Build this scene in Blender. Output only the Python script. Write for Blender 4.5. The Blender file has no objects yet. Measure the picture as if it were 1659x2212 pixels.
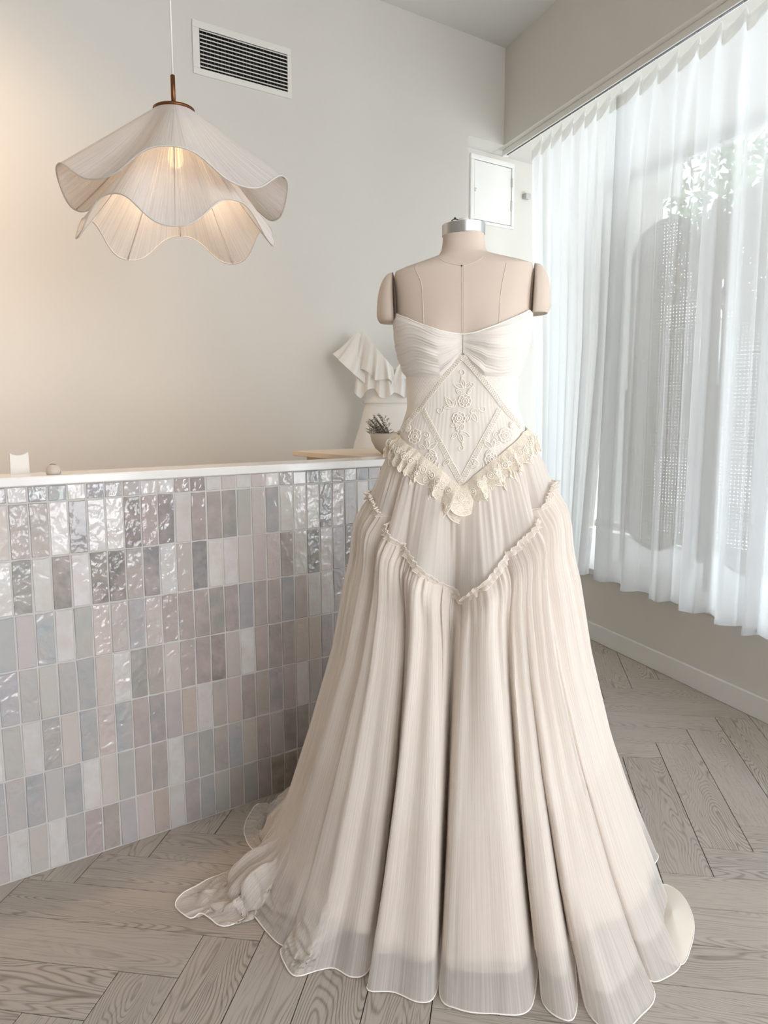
import bpy, math, random
import numpy as np

# ------------------------------------------------------------------ frame, camera, world, lights, exposure
F_PX, PITCH, ROLL, W_PX, H_PX = 1701.6, math.radians(7.365), math.radians(.178), 1659, 2212
CAM = np.array([0, 0, 1.2])
_r = np.array([1, 0, 0.]); _d = np.array([0, -math.sin(PITCH), -math.cos(PITCH)]); _f = np.array([0, math.cos(PITCH), -math.sin(PITCH)])
AX_R = math.cos(ROLL)*_r + math.sin(ROLL)*_d
AX_D = -math.sin(ROLL)*_r + math.cos(ROLL)*_d
scene = bpy.context.scene
COL = scene.collection
cd = bpy.data.cameras.new('camera'); cam = bpy.data.objects.new('camera', cd); COL.objects.link(cam)
cd.sensor_fit = 'HORIZONTAL'; cd.sensor_width = 36; cd.lens = F_PX/W_PX*36; cd.clip_start = .05
from mathutils import Matrix
m = Matrix.Identity(4)
for i in range(3):
    m[i][0], m[i][1], m[i][2], m[i][3] = AX_R[i], -AX_D[i], -_f[i], CAM[i]
cam.matrix_world = m
scene.camera = cam

EXPOSURE = 0.18
SKY = 5.2
scene.view_settings.view_transform = 'Standard'
scene.view_settings.look = 'None'
scene.view_settings.exposure = EXPOSURE
scene.view_settings.gamma = 1
scene.view_settings.use_curve_mapping = False
cy = scene.cycles
cy.max_bounces = 10; cy.diffuse_bounces = 6; cy.glossy_bounces = 4; cy.transmission_bounces = 8; cy.transparent_max_bounces = 24
cy.use_denoising = True
cy.sample_clamp_indirect = 6
cy.caustics_reflective = False; cy.caustics_refractive = False

world = bpy.data.worlds.new('daylight_sky'); scene.world = world; world.use_nodes = True
nt = world.node_tree; nt.nodes.clear()
wo = nt.nodes.new('ShaderNodeOutputWorld'); bg = nt.nodes.new('ShaderNodeBackground')
tc = nt.nodes.new('ShaderNodeTexCoord'); sx = nt.nodes.new('ShaderNodeSeparateXYZ'); cr = nt.nodes.new('ShaderNodeValToRGB')
nt.links.new(tc.outputs['Generated'], sx.inputs[0]); nt.links.new(sx.outputs['Z'], cr.inputs[0])
cr.color_ramp.elements[0].position = 0.0; cr.color_ramp.elements[0].color = (.97, .98, 1, 1)
cr.color_ramp.elements[1].position = 1.0; cr.color_ramp.elements[1].color = (.64, .77, .98, 1)
e = cr.color_ramp.elements.new(.35); e.color = (.84, .91, 1, 1)
nt.links.new(cr.outputs[0], bg.inputs[0]); bg.inputs[1].default_value = SKY
nt.links.new(bg.outputs[0], wo.inputs[0])

# room directions: D1 runs along the counter and the back wall, D2 along the shop window
def dirs(deg):
    a = math.radians(deg); return np.array([math.sin(a), math.cos(a), 0]), np.array([math.cos(a), -math.sin(a), 0])
D1, _n = dirs(53.18); N1 = -_n            # N1 points from the camera to the back wall
D2, N2 = dirs(-18.85)                     # N2 points out through the window
def F1(u, n, z): return D1*u + N1*n + np.array([0, 0, z])
def F2(u, n, z): return D2*u + N2*n + np.array([0, 0, z])
C_TILE, C_BACK, C_NICHE, C_DADO, C_BEAM, Z_SOFFIT, Z_CEIL, Z_SILL = 2.087, 3.40, 3.55, 2.34, 2.20, 2.71, 3.235, .376

def area_light(name, loc, target, sx_, sy_, power, color):
    l = bpy.data.lights.new(name, 'AREA'); l.shape = 'RECTANGLE'; l.size = sx_; l.size_y = sy_; l.energy = power; l.color = color
    o = bpy.data.objects.new(name, l); COL.objects.link(o); o.location = loc
    from mathutils import Vector
    o.rotation_euler = (Vector(target)-Vector(loc)).to_track_quat('-Z', 'Y').to_euler()
    return o
# sun high over the street on the window side
sun = bpy.data.lights.new('sun', 'SUN'); sun.energy = 13.0; sun.angle = .01; sun.color = (1, .98, .95)
so = bpy.data.objects.new('sun', sun); COL.objects.link(so)
from mathutils import Vector
_sd = N2*math.cos(math.radians(72))*.95 + D2*math.cos(math.radians(72))*.3 + np.array([0, 0, math.sin(math.radians(72))])
so.rotation_euler = Vector(tuple(_sd)).to_track_quat('Z', 'Y').to_euler(); so.location = tuple(F2(3, 8, 9))

# unseen fill light added at the open rear to brighten the gown
area_light('rear_fill_light', tuple(F1(1.5, -2.9, 1.75)), tuple(F1(.9, 2, 1.0)), 2.2, 1.7, 29, (.94, .97, 1))

# ------------------------------------------------------------------ helpers
rng = np.random.default_rng(7); random.seed(7)
def ray(x, y): return AX_R*((x-W_PX/2)/F_PX) + AX_D*((y-H_PX/2)/F_PX) + _f
def at_z(x, y, z=0):
    d = ray(x, y); return CAM + d*((z-CAM[2])/d[2])
def at_y(x, y, Y):
    d = ray(x, y); return CAM + d*(Y/d[1])
def at_plane(x, y, n, c):
    d = ray(x, y); return CAM + d*((c-n@CAM)/(n@d))

def lin(r, g, b):
    f = lambda c: (c/255/12.92) if c/255 <= .04045 else ((c/255+.055)/1.055)**2.4
    return (f(r), f(g), f(b), 1)

class NT:
    def __init__(s, name):
        s.m = bpy.data.materials.new(name); s.m.use_nodes = True; s.t = s.m.node_tree; s.t.nodes.clear()
        s.out = s.n('OutputMaterial')
    def n(s, kind, **kw):
        nd = s.t.nodes.new('ShaderNode'+kind)
        for k, v in kw.items():
            if k.startswith('_'): setattr(nd, k[1:], v)
            else:
                key = int(k[1:]) if k[0] == 'i' and k[1:].isdigit() else k.replace('__', ' ')
                s.set(nd.inputs[key], v)
        return nd
    def set(s, sock, v):
        if isinstance(v, bpy.types.NodeSocket): s.t.links.new(v, sock)
        elif isinstance(v, bpy.types.Node): s.t.links.new(v.outputs[0], sock)
        else: sock.default_value = v
    def math(s, op, a, b=0., c=0.): return s.n('Math', _operation=op, i0=a, i1=b, i2=c).outputs[0]
    def mix(s, fac, a, b, blend='MIX'):
        nd = s.n('Mix', _data_type='RGBA', _blend_type=blend); s.set(nd.inputs[0], fac); s.set(nd.inputs[6], a); s.set(nd.inputs[7], b); return nd.outputs[2]
    def ramp(s, fac, *stops):
        nd = s.n('ValToRGB'); s.set(nd.inputs[0], fac); el = nd.color_ramp.elements
        for i, (p, c) in enumerate(stops):
            e = el[i] if i < 2 else el.new(p)
            e.position = p; e.color = c if len(c) == 4 else (*c, 1)
        return nd.outputs[0]
    def noise(s, vec, scale, detail=3., rough=.5, dist=0.):
        nd = s.n('TexNoise', Scale=scale, Detail=detail, Roughness=rough, Distortion=dist)
        if vec is not None: s.set(nd.inputs['Vector'], vec)
        return nd.outputs[0]
    def bump(s, h, strength=.3, dist=.01): return s.n('Bump', Strength=strength, Distance=dist, Height=h).outputs[0]
    def scalev(s, vec, sc): return s.n('Mapping', Vector=vec, Scale=sc).outputs[0]
    def done(s, shader): s.set(s.out.inputs[0], shader); return s.m

def plain(name, col, rough=.5, metal=0., bump=0., bscale=60., spec=.5, var=0., coat=0.):
    t = NT(name); co = t.n('TexCoord').outputs['Object']
    nz = t.noise(co, bscale, 4.)
    c = t.mix(t.math('MULTIPLY', nz, var), col, (col[0]*.6, col[1]*.6, col[2]*.6, 1)) if var else col
    p = t.n('BsdfPrincipled', Base__Color=c, Roughness=rough, Metallic=metal)
    p.inputs['Specular IOR Level'].default_value = spec
    if coat: p.inputs['Coat Weight'].default_value = coat
    if bump: t.set(p.inputs['Normal'], t.bump(nz, bump, .002))
    return t.done(p)

def mk(name, V, Fc, mat, parent=None, smooth=True, uv=None, origin=None):
    V = np.asarray(V, float)
    o0 = np.zeros(3)
    if parent is not None:
        q = parent
        while q is not None: o0 = o0 + np.array(q.location); q = q.parent
    if origin is not None: V = V - np.asarray(origin)
    elif parent is not None: V = V - o0
    me = bpy.data.meshes.new(name)
    if isinstance(Fc, np.ndarray):
        nf, k = Fc.shape
        me.vertices.add(len(V)); me.vertices.foreach_set('co', V.ravel())
        me.loops.add(nf*k); me.loops.foreach_set('vertex_index', Fc.ravel().astype(np.int32))
        me.polygons.add(nf); me.polygons.foreach_set('loop_start', np.arange(0, nf*k, k, dtype=np.int32))
        me.update(calc_edges=True)
    else:
        me.from_pydata([tuple(v) for v in V], [], [tuple(f) for f in Fc]); me.update()
    if smooth: me.polygons.foreach_set('use_smooth', np.ones(len(me.polygons), bool))
    if uv is not None:
        ul = me.uv_layers.new(name='UVMap'); li = np.zeros(len(me.loops), np.int32); me.loops.foreach_get('vertex_index', li)
        ul.data.foreach_set('uv', np.asarray(uv, float)[li].ravel())
    if mat is not None: me.materials.append(mat)
    ob = bpy.data.objects.new(name, me); COL.objects.link(ob)
    if parent is not None: ob.parent = parent
    if origin is not None: ob.location = np.asarray(origin) - (o0 if parent is not None else 0)
    return ob

def empty(name, loc, label, cat, group=None):
    o = bpy.data.objects.new(name, None); COL.objects.link(o); o.location = loc; o.empty_display_size = .05
    o['label'] = label; o['category'] = cat
    if group: o['group'] = group
    return o
def tag(o, label, cat, group=None):
    o['label'] = label; o['category'] = cat
    if group: o['group'] = group
    return o
def struct(o): o['kind'] = 'structure'; return o

class MB:
    """collects verts and faces"""
    def __init__(s): s.v = []; s.f = []
    def add(s, V, Fc):
        b = len(s.v); s.v += [tuple(x) for x in V]; s.f += [tuple(int(i)+b for i in f) for f in Fc]; return s
    def box(s, fr, u0, u1, n0, n1, z0, z1):
        P = [fr(u, n, z) for z in (z0, z1) for n in (n0, n1) for u in (u0, u1)]
        Fc = [(0, 1, 3, 2), (4, 6, 7, 5), (0, 4, 5, 1), (2, 3, 7, 6), (0, 2, 6, 4), (1, 5, 7, 3)]
        c = np.mean(P, axis=0); out = []
        for f in Fc:
            a, b, d = P[f[0]], P[f[1]], P[f[2]]
            nrm = np.cross(b-a, d-a)
            out.append(f if nrm@(a-c) > 0 else f[::-1])
        return s.add(P, out)
    def build(s, name, mat, parent=None, smooth=False, **k): return mk(name, s.v, s.f, mat, parent, smooth, **k)
def W3(x, y, z): return np.array([x, y, z], float)

def bevel(o, w, seg=2):
    md = o.modifiers.new('bevel', 'BEVEL'); md.width = w; md.segments = seg; md.limit_method = 'ANGLE'; md.harden_normals = False
    return o

def grid(P, closed_u=False, flip=False):
    """P[nu, nv, 3] -> verts, quads"""
    nu, nv = P.shape[:2]
    idx = np.arange(nu*nv).reshape(nu, nv)
    a = idx if closed_u else idx[:-1]
    b = np.roll(idx, -1, 0) if closed_u else idx[1:]
    q = np.stack([a[:, :-1], b[:, :-1], b[:, 1:], a[:, 1:]], -1).reshape(-1, 4)
    if flip: q = q[:, ::-1]
    return P.reshape(-1, 3), q

def tube(pts, r, sides=6, closed=False, flat=None):
    pts = np.asarray(pts, float); n = len(pts)
    t = np.roll(pts, -1, 0)-np.roll(pts, 1, 0) if closed else np.gradient(pts, axis=0)
    t /= np.linalg.norm(t, axis=1, keepdims=True)+1e-12
    up = np.array([0, 0, 1.]) if abs(t[0][2]) < .9 else np.array([1., 0, 0])
    x = np.cross(up, t[0]); x /= np.linalg.norm(x)
    X = np.zeros((n, 3))
    for i in range(n):
        x = x - t[i]*(x@t[i]); x /= np.linalg.norm(x)+1e-12; X[i] = x
    Y = np.cross(t, X)
    a = np.linspace(0, 2*np.pi, sides, endpoint=False)
    rr = np.broadcast_to(np.asarray(r, float), (n,))[:, None, None]
    P = pts[:, None] + rr*(np.cos(a)[None, :, None]*X[:, None] + np.sin(a)[None, :, None]*Y[:, None])
    V = P.reshape(-1, 3); idx = np.arange(n*sides).reshape(n, sides)
    A = idx if closed else idx[:-1]; B = np.roll(idx, -1, 0) if closed else idx[1:]
    q = np.stack([A, np.roll(A, -1, 1), np.roll(B, -1, 1), B], -1).reshape(-1, 4)
    Fc = [tuple(f) for f in q]
    if not closed: Fc += [tuple(idx[0][::-1]), tuple(idx[-1])]
    return V, Fc

def lathe(prof, c=(0, 0, 0), n=32):
    prof = np.asarray(prof, float); a = np.linspace(0, 2*np.pi, n, endpoint=False)
    P = np.stack([prof[None, :, 0]*np.cos(a)[:, None], prof[None, :, 0]*np.sin(a)[:, None], np.broadcast_to(prof[None, :, 1], (n, len(prof)))], -1) + np.asarray(c)
    V, q = grid(P, closed_u=True)
    return V, [tuple(f) for f in q]

def cr_spline(P, per=8, closed=False):
    P = np.asarray(P, float); n = len(P); out = []
    rngi = range(n) if closed else range(n-1)
    for i in rngi:
        g = (lambda k: P[k % n]) if closed else (lambda k: P[min(max(k, 0), n-1)])
        p0, p1, p2, p3 = g(i-1), g(i), g(i+1), g(i+2)
        # centripetal-ish damping
        t = np.linspace(0, 1, per, endpoint=False)[:, None]
        out.append(.5*((2*p1)+(-p0+p2)*t+(2*p0-5*p1+4*p2-p3)*t**2+(-p0+3*p1-3*p2+p3)*t**3))
    out = np.concatenate(out)
    return out if closed else np.vstack([out, P[-1]])
def resample(P, n, closed=False):
    Q = np.vstack([P, P[:1]]) if closed else P
    s = np.r_[0, np.cumsum(np.linalg.norm(np.diff(Q, axis=0), axis=1))]
    t = np.linspace(0, s[-1], n, endpoint=not closed)
    return np.stack([np.interp(t, s, Q[:, k]) for k in range(Q.shape[1])], 1), s[-1]
def smooth1(x, k, n=1):
    ker = np.hanning(k+2)[1:-1]; ker /= ker.sum()
    for _ in range(n): x = np.convolve(np.r_[x[-k:], x, x[:k]], ker, 'same')[k:-k]
    return x
def fbm1(n, freqs, seed, closed=True):
    r = np.random.default_rng(seed); t = np.linspace(0, 2*np.pi, n, endpoint=False); y = np.zeros(n)
    for f in freqs: y += np.sin(f*t + r.uniform(0, 6.28))*r.uniform(.5, 1)
    return y/np.sqrt(len(freqs))

# ------------------------------------------------------------------ materials
M = {}
t = NT('wall_paint'); co = t.n('TexCoord').outputs['Object']
M['wall'] = t.done(t.n('BsdfPrincipled', Base__Color=lin(214, 210, 203), Roughness=.85, Normal=t.bump(t.noise(co, 260., 3.), .06, .002)))
M['trim'] = plain('white_trim', lin(228, 226, 222), .5, bump=.03, bscale=90)
M['ceil'] = plain('ceiling_paint', lin(214, 213, 209), .9, bump=.05, bscale=200)
M['grout'] = plain('pale_grout', lin(196, 193, 190), .9, bump=.4, bscale=400)

# floor planks: long stretched noise cut into contour lines gives the cathedral grain
t = NT('oak_plank'); co = t.n('TexCoord').outputs['Object']; oi = t.n('ObjectInfo')
off = t.n('CombineXYZ', X=t.math('MULTIPLY', oi.outputs['Random'], 37.), Y=t.math('MULTIPLY', oi.outputs['Random'], 91.), Z=t.math('MULTIPLY', oi.outputs['Random'], 13.))
v = t.n('VectorMath', _operation='ADD', i0=co, i1=off).outputs[0]
n1 = t.noise(t.scalev(v, (7., 1.05, 1.)), 1.0, 2.2, .45, .25)
ring = t.math('SINE', t.math('MULTIPLY', n1, 400.))
ring = t.math('POWER', t.math('MULTIPLY_ADD', ring, .5, .5), 3.2)
fine = t.noise(t.scalev(v, (230., 9., 1.)), 1.0, 3., .6)
pores = t.ramp(fine, (.50, (0, 0, 0)), (.66, (1, 1, 1)))
patch = t.noise(t.scalev(v, (6., 1.3, 1.)), 1., 2.)
gm = t.math('MULTIPLY', ring, t.ramp(patch, (.36, (.15, .15, .15)), (.62, (1, 1, 1))))
gm = t.math('ADD', t.math('MULTIPLY', gm, .62), t.math('MULTIPLY', pores, .28))
colr = t.mix(gm, lin(186, 176, 165), lin(118, 108, 97))
colr = t.mix(.55, colr, oi.outputs['Color'], 'MULTIPLY')
M['plank'] = t.done(t.n('BsdfPrincipled', Base__Color=colr, Roughness=.48, Normal=t.bump(t.math('MULTIPLY', gm, -1.), .25, .0015)))
M['gap'] = plain('dark_joint', lin(92, 84, 74), .9)

t = NT('zellige_glaze'); co = t.n('TexCoord').outputs['Object']; oi = t.n('ObjectInfo')
off = t.n('CombineXYZ', X=t.math('MULTIPLY', oi.outputs['Random'], 57.), Y=t.math('MULTIPLY', oi.outputs['Random'], 31.), Z=0.)
v = t.n('VectorMath', _operation='ADD', i0=co, i1=off).outputs[0]
cloud = t.noise(v, 22., 3., .55)
c2 = t.mix(t.ramp(cloud, (.35, (0, 0, 0)), (.7, (.55, .55, .55))), oi.outputs['Color'], lin(190, 176, 170), 'MIX')
spk = t.ramp(t.noise(v, 130., 2.), (.74, (0, 0, 0)), (.80, (1, 1, 1)))
c2 = t.mix(t.math('MULTIPLY', spk, .25), c2, lin(90, 84, 80))
wav = t.math('MULTIPLY', t.math('ADD', t.noise(v, 30., 1.2, .5, .6), t.math('MULTIPLY', t.noise(v, 80., 1.), .22)), t.math('MULTIPLY_ADD', t.math('FRACT', t.math('MULTIPLY', oi.outputs['Random'], 17.3)), 1.1, .12))
p = t.n('BsdfPrincipled', Base__Color=c2, Roughness=.06, Normal=t.bump(wav, .8, .006)); p.inputs['Specular IOR Level'].default_value = .9
M['tile'] = t.done(p)
M['quartz'] = plain('white_quartz', lin(232, 230, 227), .12, bscale=300, var=.03)
M['cream_panel'] = plain('cream_panel', lin(216, 202, 182), .5, bump=.05)
M['brass'] = plain('aged_bronze', lin(120, 80, 52), .38, 1., bump=.05, bscale=150)
M['card'] = plain('card_metal', lin(206, 200, 192), .22)
M['steel'] = plain('brushed_steel', lin(190, 188, 186), .32, 1., bump=.03, bscale=200)
M['black'] = plain('duct_shade_black', (.004, .004, .004, 1), .9)
M['blackmetal'] = plain('black_enamel', (.02, .02, .02, 1), .4)
M['vent'] = plain('vent_enamel', lin(226, 223, 217), .45)
M['slat'] = plain('vent_blade', lin(205, 202, 197), .4)
M['crossb'] = plain('dark_blade', lin(92, 90, 87), .5)
M['cord'] = plain('white_cord', lin(222, 220, 216), .6)

t = NT('linen_form'); co = t.n('TexCoord').outputs['Object']
wv = t.math('ADD', t.noise(t.scalev(co, (900., 900., 90.)), 1., 2.), t.noise(t.scalev(co, (90., 90., 900.)), 1., 2.))
M['linen'] = t.done(t.n('BsdfPrincipled', Base__Color=t.mix(t.math('MULTIPLY', wv, .18), lin(212, 196, 182), lin(192, 174, 158)), Roughness=.85, Normal=t.bump(wv, .12, .001)))
M['seam'] = plain('seam_tape', lin(220, 205, 192), .85, bump=.2, bscale=500)

def cloth(name, col, sheer, trans, rib=(260., 2.5), bump=.35, rough=.9, ribcol=.10, bd=.002):
    """thin woven fabric: part open weave, part light passing through, part diffuse"""
    t = NT(name); uv = t.n('TexCoord').outputs['UV']
    r1 = t.noise(t.scalev(uv, (rib[0], rib[1], 1.)), 1., 3., .6)
    r2 = t.noise(t.scalev(uv, (rib[0]*.22, rib[1]*.8, 1.)), 1., 2., .5)
    h = t.math('ADD', r1, t.math('MULTIPLY', r2, .6))
    ribs = t.ramp(r1, (.38, (0, 0, 0)), (.68, (1, 1, 1)))
    c = t.mix(t.math('MULTIPLY', ribs, ribcol*2), (col[0]*(1-ribcol), col[1]*(1-ribcol), col[2]*(1-ribcol), 1), col)
    nb = t.bump(h, bump, bd)
    d = t.n('BsdfDiffuse', Color=c, Roughness=.4, Normal=nb)
    tr = t.n('BsdfTranslucent', Color=c, Normal=nb)
    s = t.n('MixShader', i0=trans); t.set(s.inputs[1], d); t.set(s.inputs[2], tr)
    if sheer > 0:
        tp = t.n('BsdfTransparent'); mx = t.n('MixShader')
        t.set(mx.inputs[0], t.math('SUBTRACT', sheer*1.25, t.math('MULTIPLY', ribs, sheer*.7)))
        t.set(mx.inputs[1], s); t.set(mx.inputs[2], tp); s = mx
    return t.done(s)
CREAM = lin(252, 246, 240)
M['chiffon'] = cloth('crinkle_chiffon', CREAM, .30, .45, ribcol=.04, bump=.22)
M['chiffon_top'] = cloth('gathered_chiffon', CREAM, .12, .4, ribcol=.04, bump=.25)
M['lining'] = cloth('satin_lining', lin(250, 242, 233), 0, .15, rib=(30., 2.), bump=.1)
M['ruffle'] = cloth('ruffle_edge', lin(254, 246, 237), .10, .4, rib=(400., 3.))
M['bodice'] = cloth('bodice_crepe', lin(250, 243, 235), 0, .1, rib=(150., 1.5), bump=.18, bd=.001)
M['cup'] = cloth('pleated_chiffon', lin(250, 244, 237), 0, .12, rib=(6., 260.), bump=.25, bd=.001)
M['thread'] = plain('ivory_thread', lin(255, 249, 239), .75, bump=.2, bscale=900)
M['hem'] = plain('rolled_hem', lin(253, 247, 240), .8)
p_sat = NT('ivory_satin'); co = p_sat.n('TexCoord').outputs['Object']
bs = p_sat.n('BsdfPrincipled', Base__Color=lin(226, 216, 201), Roughness=.36, Normal=p_sat.bump(p_sat.noise(co, 14., 2.), .08, .01))
M['satin'] = p_sat.done(bs)

# lace: fine holes and loops cut as a regular openwork pattern in the fabric's own coordinates
t = NT('guipure_lace'); uv = t.n('TexCoord').outputs['UV']
vo = t.n('TexVoronoi', Vector=uv, Scale=260., _feature='DISTANCE_TO_EDGE')
vo2 = t.n('TexVoronoi', Vector=uv, Scale=70., _feature='F1')
net = t.ramp(vo.outputs['Distance'], (.10, (0, 0, 0)), (.17, (1, 1, 1)))
ringm = t.ramp(vo2.outputs['Distance'], (.34, (0, 0, 0)), (.42, (1, 1, 1)))
holes = t.math('MULTIPLY', net, ringm)
h = t.math('ADD', t.math('SUBTRACT', 1., net), t.math('MULTIPLY', t.math('SINE', t.math('MULTIPLY', vo2.outputs['Distance'], 40.)), .35))
d = t.n('BsdfDiffuse', Color=lin(255, 247, 233), Normal=t.bump(h, .35, .002))
tr = t.n('BsdfTranslucent', Color=lin(255, 247, 233)); mx1 = t.n('MixShader', i0=.35); t.set(mx1.inputs[1], d); t.set(mx1.inputs[2], tr)
tp = t.n('BsdfTransparent'); mx = t.n('MixShader', i0=t.math('MULTIPLY', holes, .2)); t.set(mx.inputs[1], mx1); t.set(mx.inputs[2], tp)
M['lace'] = t.done(mx)

t = NT('smocked_net'); uv = t.n('TexCoord').outputs['UV']
sp = t.n('SeparateXYZ', Vector=uv)
w1 = t.math('ABSOLUTE', t.math('SINE', t.math('MULTIPLY', t.math('ADD', sp.outputs[0], sp.outputs[1]), 330.)))
w2 = t.math('ABSOLUTE', t.math('SINE', t.math('MULTIPLY', t.math('SUBTRACT', sp.outputs[0], sp.outputs[1]), 330.)))
h = t.math('MINIMUM', w1, w2)
kn = t.ramp(h, (.12, (1, 1, 1)), (.3, (0, 0, 0)))
M['net'] = t.done(t.n('BsdfDiffuse', Color=t.mix(kn, lin(236, 226, 216), lin(253, 247, 240)), Normal=t.bump(kn, .6, .002)))

t = NT('string_shade'); uv = t.n('TexCoord').outputs['UV']
r1 = t.noise(t.scalev(uv, (420., .6, 1.)), 1., 2., .6)
c = t.mix(r1, lin(204, 200, 197), lin(226, 222, 219)); nb = t.bump(r1, .4, .002)
d = t.n('BsdfDiffuse', Color=c, Normal=nb); tr = t.n('BsdfTranslucent', Color=lin(240, 228, 214), Normal=nb)
s = t.n('MixShader', i0=.14); t.set(s.inputs[1], d); t.set(s.inputs[2], tr)
tp = t.n('BsdfTransparent'); mx = t.n('MixShader', i0=t.ramp(r1, (.3, (.22, .22, .22)), (.6, (.02, .02, .02)))); t.set(mx.inputs[1], s); t.set(mx.inputs[2], tp)
M['shade'] = t.done(mx)
M['wire'] = plain('wrapped_wire', lin(205, 199, 193), .7)
t = NT('warm_filament'); em = t.n('Emission', Color=(1, .62, .3, 1), Strength=6.); M['bulb'] = t.done(em)

def sheer_curtain(name):
    t = NT(name); uv = t.n('TexCoord').outputs['UV']
    r1 = t.noise(t.scalev(uv, (900., 900., 1.)), 1., 2.)
    c = lin(238, 239, 240)
    d = t.n('BsdfDiffuse', Color=c); tr = t.n('BsdfTranslucent', Color=c)
    s = t.n('MixShader', i0=.68); t.set(s.inputs[1], d); t.set(s.inputs[2], tr)
    tp = t.n('BsdfTransparent', Color=(1, 1, 1, 1)); mx = t.n('MixShader', i0=t.math('MULTIPLY_ADD', r1, .14, .09)); t.set(mx.inputs[1], s); t.set(mx.inputs[2], tp)
    return t.done(mx)
M['voile'] = sheer_curtain('white_voile')
M['tape'] = cloth('curtain_tape', lin(246, 244, 238), .06, .6, rib=(3., 300.))
t = NT('window_glass'); g = t.n('BsdfGlossy', Roughness=.02); tp = t.n('BsdfTransparent', Color=(.95, .97, .97, 1))
mx = t.n('MixShader', i0=.06); t.set(mx.inputs[1], tp); t.set(mx.inputs[2], g); M['glass'] = t.done(mx)
M['alu'] = plain('window_aluminium', lin(190, 190, 188), .4, .6)
M['cane'] = plain('woven_cane', lin(192, 184, 174), .7, bump=.3, bscale=220, var=.4)
M['bowl'] = plain('stoneware', lin(196, 186, 175), .55, bump=.1, bscale=220, var=.25)
M['twig'] = plain('dried_twig', lin(98, 84, 70), .8, bump=.3, bscale=200, var=.4)
M['gown'] = cloth('background_gown', lin(250, 249, 246), 0, .2, rib=(40., 1.5), bump=.15)
M['pavement'] = plain('pavement', lin(200, 200, 198), .9, bump=.2, bscale=30, var=.2)
M['facade'] = plain('pale_render', lin(214, 212, 210), .9, bump=.1, bscale=20, var=.1)
M['darkglass'] = plain('facade_glass', lin(96, 108, 118), .1)
M['leaf'] = plain('tree_leaf', lin(112, 132, 92), .7, var=.5, bscale=3)
M['bark'] = plain('tree_bark', lin(110, 98, 86), .9, bump=.4, bscale=20)

#STRUCTURE
# ------------------------------------------------------------------ room shell
b = MB()
b.box(F1, -3.4, 3.135, C_BACK, C_BACK+.15, 0, Z_CEIL)                 # back wall
b.box(F1, 3.135, 5.2, C_BACK, C_BACK+.15, Z_SOFFIT+.001, Z_CEIL)          # header over the niche
b.box(F1, -3.4, 5.2, C_NICHE, C_NICHE+.12, 0, Z_CEIL)                 # niche back
struct(b.build('wall_back', M['wall']))
b = MB(); b.box(F2, -3.2, 5.3, C_BEAM, 3.35, Z_SOFFIT, Z_CEIL+.0)    # bulkhead over the window bay
b.box(F2, -.84, 5.0, C_DADO, C_DADO+.12, 0, Z_SILL-.03)              # dado
b.box(F2, -.84, .14, C_DADO, C_DADO+.12, 0, Z_SOFFIT)                 # pier
b.box(F2, -3.2, -2.2, C_DADO, C_DADO+.12, 0, Z_SOFFIT)
b.box(F2, -.84, 5.3, 3.22, 3.35, -.2, Z_SILL-.03)                    # outer plinth
struct(b.build('wall_right', M['wall']))
b = MB(); b.box(F1, -3.5, -3.4, -3.1, 3.6, 0, Z_CEIL); struct(b.build('wall_left', M['wall']))
b = MB(); b.box(F1, -3.5, -1.0, -3.1, -3.0, 0, Z_CEIL); b.box(F1, -1.0, 3.0, -3.1, -3.0, 2.75, Z_CEIL); b.box(F1, 2.6, 3.4, -3.1, -3.0, 0, 2.75)
struct(b.build('wall_rear', M['wall']))
b = MB(); b.box(F1, -3.5, 5.3, -3.1, 3.7, Z_CEIL, Z_CEIL+.1); struct(b.build('ceiling', M['ceil']))
b = MB(); b.box(F2, -.84, 5.3, C_DADO-.012, 3.22, Z_SILL-.03, Z_SILL); o = struct(b.build('trim_1', M['trim'])); bevel(o, .003)
b = MB(); b.box(F2, -.84, 4.6, C_DADO-.016, C_DADO, 0, .092); o = struct(b.build('baseboard_right', M['trim'])); bevel(o, .004)
b = MB(); b.box(F1, -3.4, 5.2, -3.1, 3.7, -.06, -.008); floor = struct(b.build('floor', M['gap']))
b = MB(); b.box(F1, -3.38, 3.12, C_BACK-.014, C_BACK, 0, .092); o = struct(b.build('baseboard_back', M['trim'])); bevel(o, .004)
# shop window: frame rails and panes
wf = bpy.data.objects.new('window_1', None); COL.objects.link(wf); wf['kind'] = 'structure'; wf.location = F2(2.8, 3.25, Z_SILL)
for (a0, a1, z0, z1) in ((.2, 4.95, Z_SILL, Z_SILL+.05), (.2, 4.95, Z_SOFFIT-.06, Z_SOFFIT), (4.90, 4.95, Z_SILL+.05, Z_SOFFIT-.06), (2.05, 2.10, Z_SILL+.05, Z_SOFFIT-.06), (.2, .25, Z_SILL+.05, Z_SOFFIT-.06)):
    q = MB(); q.box(F2, a0, a1, 3.23, 3.28, z0, z1); bevel(q.build('window_rail', M['alu'], wf), .003)
for a0, a1 in ((.25, 2.05), (2.10, 4.90)):
    q = MB(); q.box(F2, a0, a1, 3.25, 3.258, Z_SILL+.05, Z_SOFFIT-.06); q.build('pane', M['glass'], wf)

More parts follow.
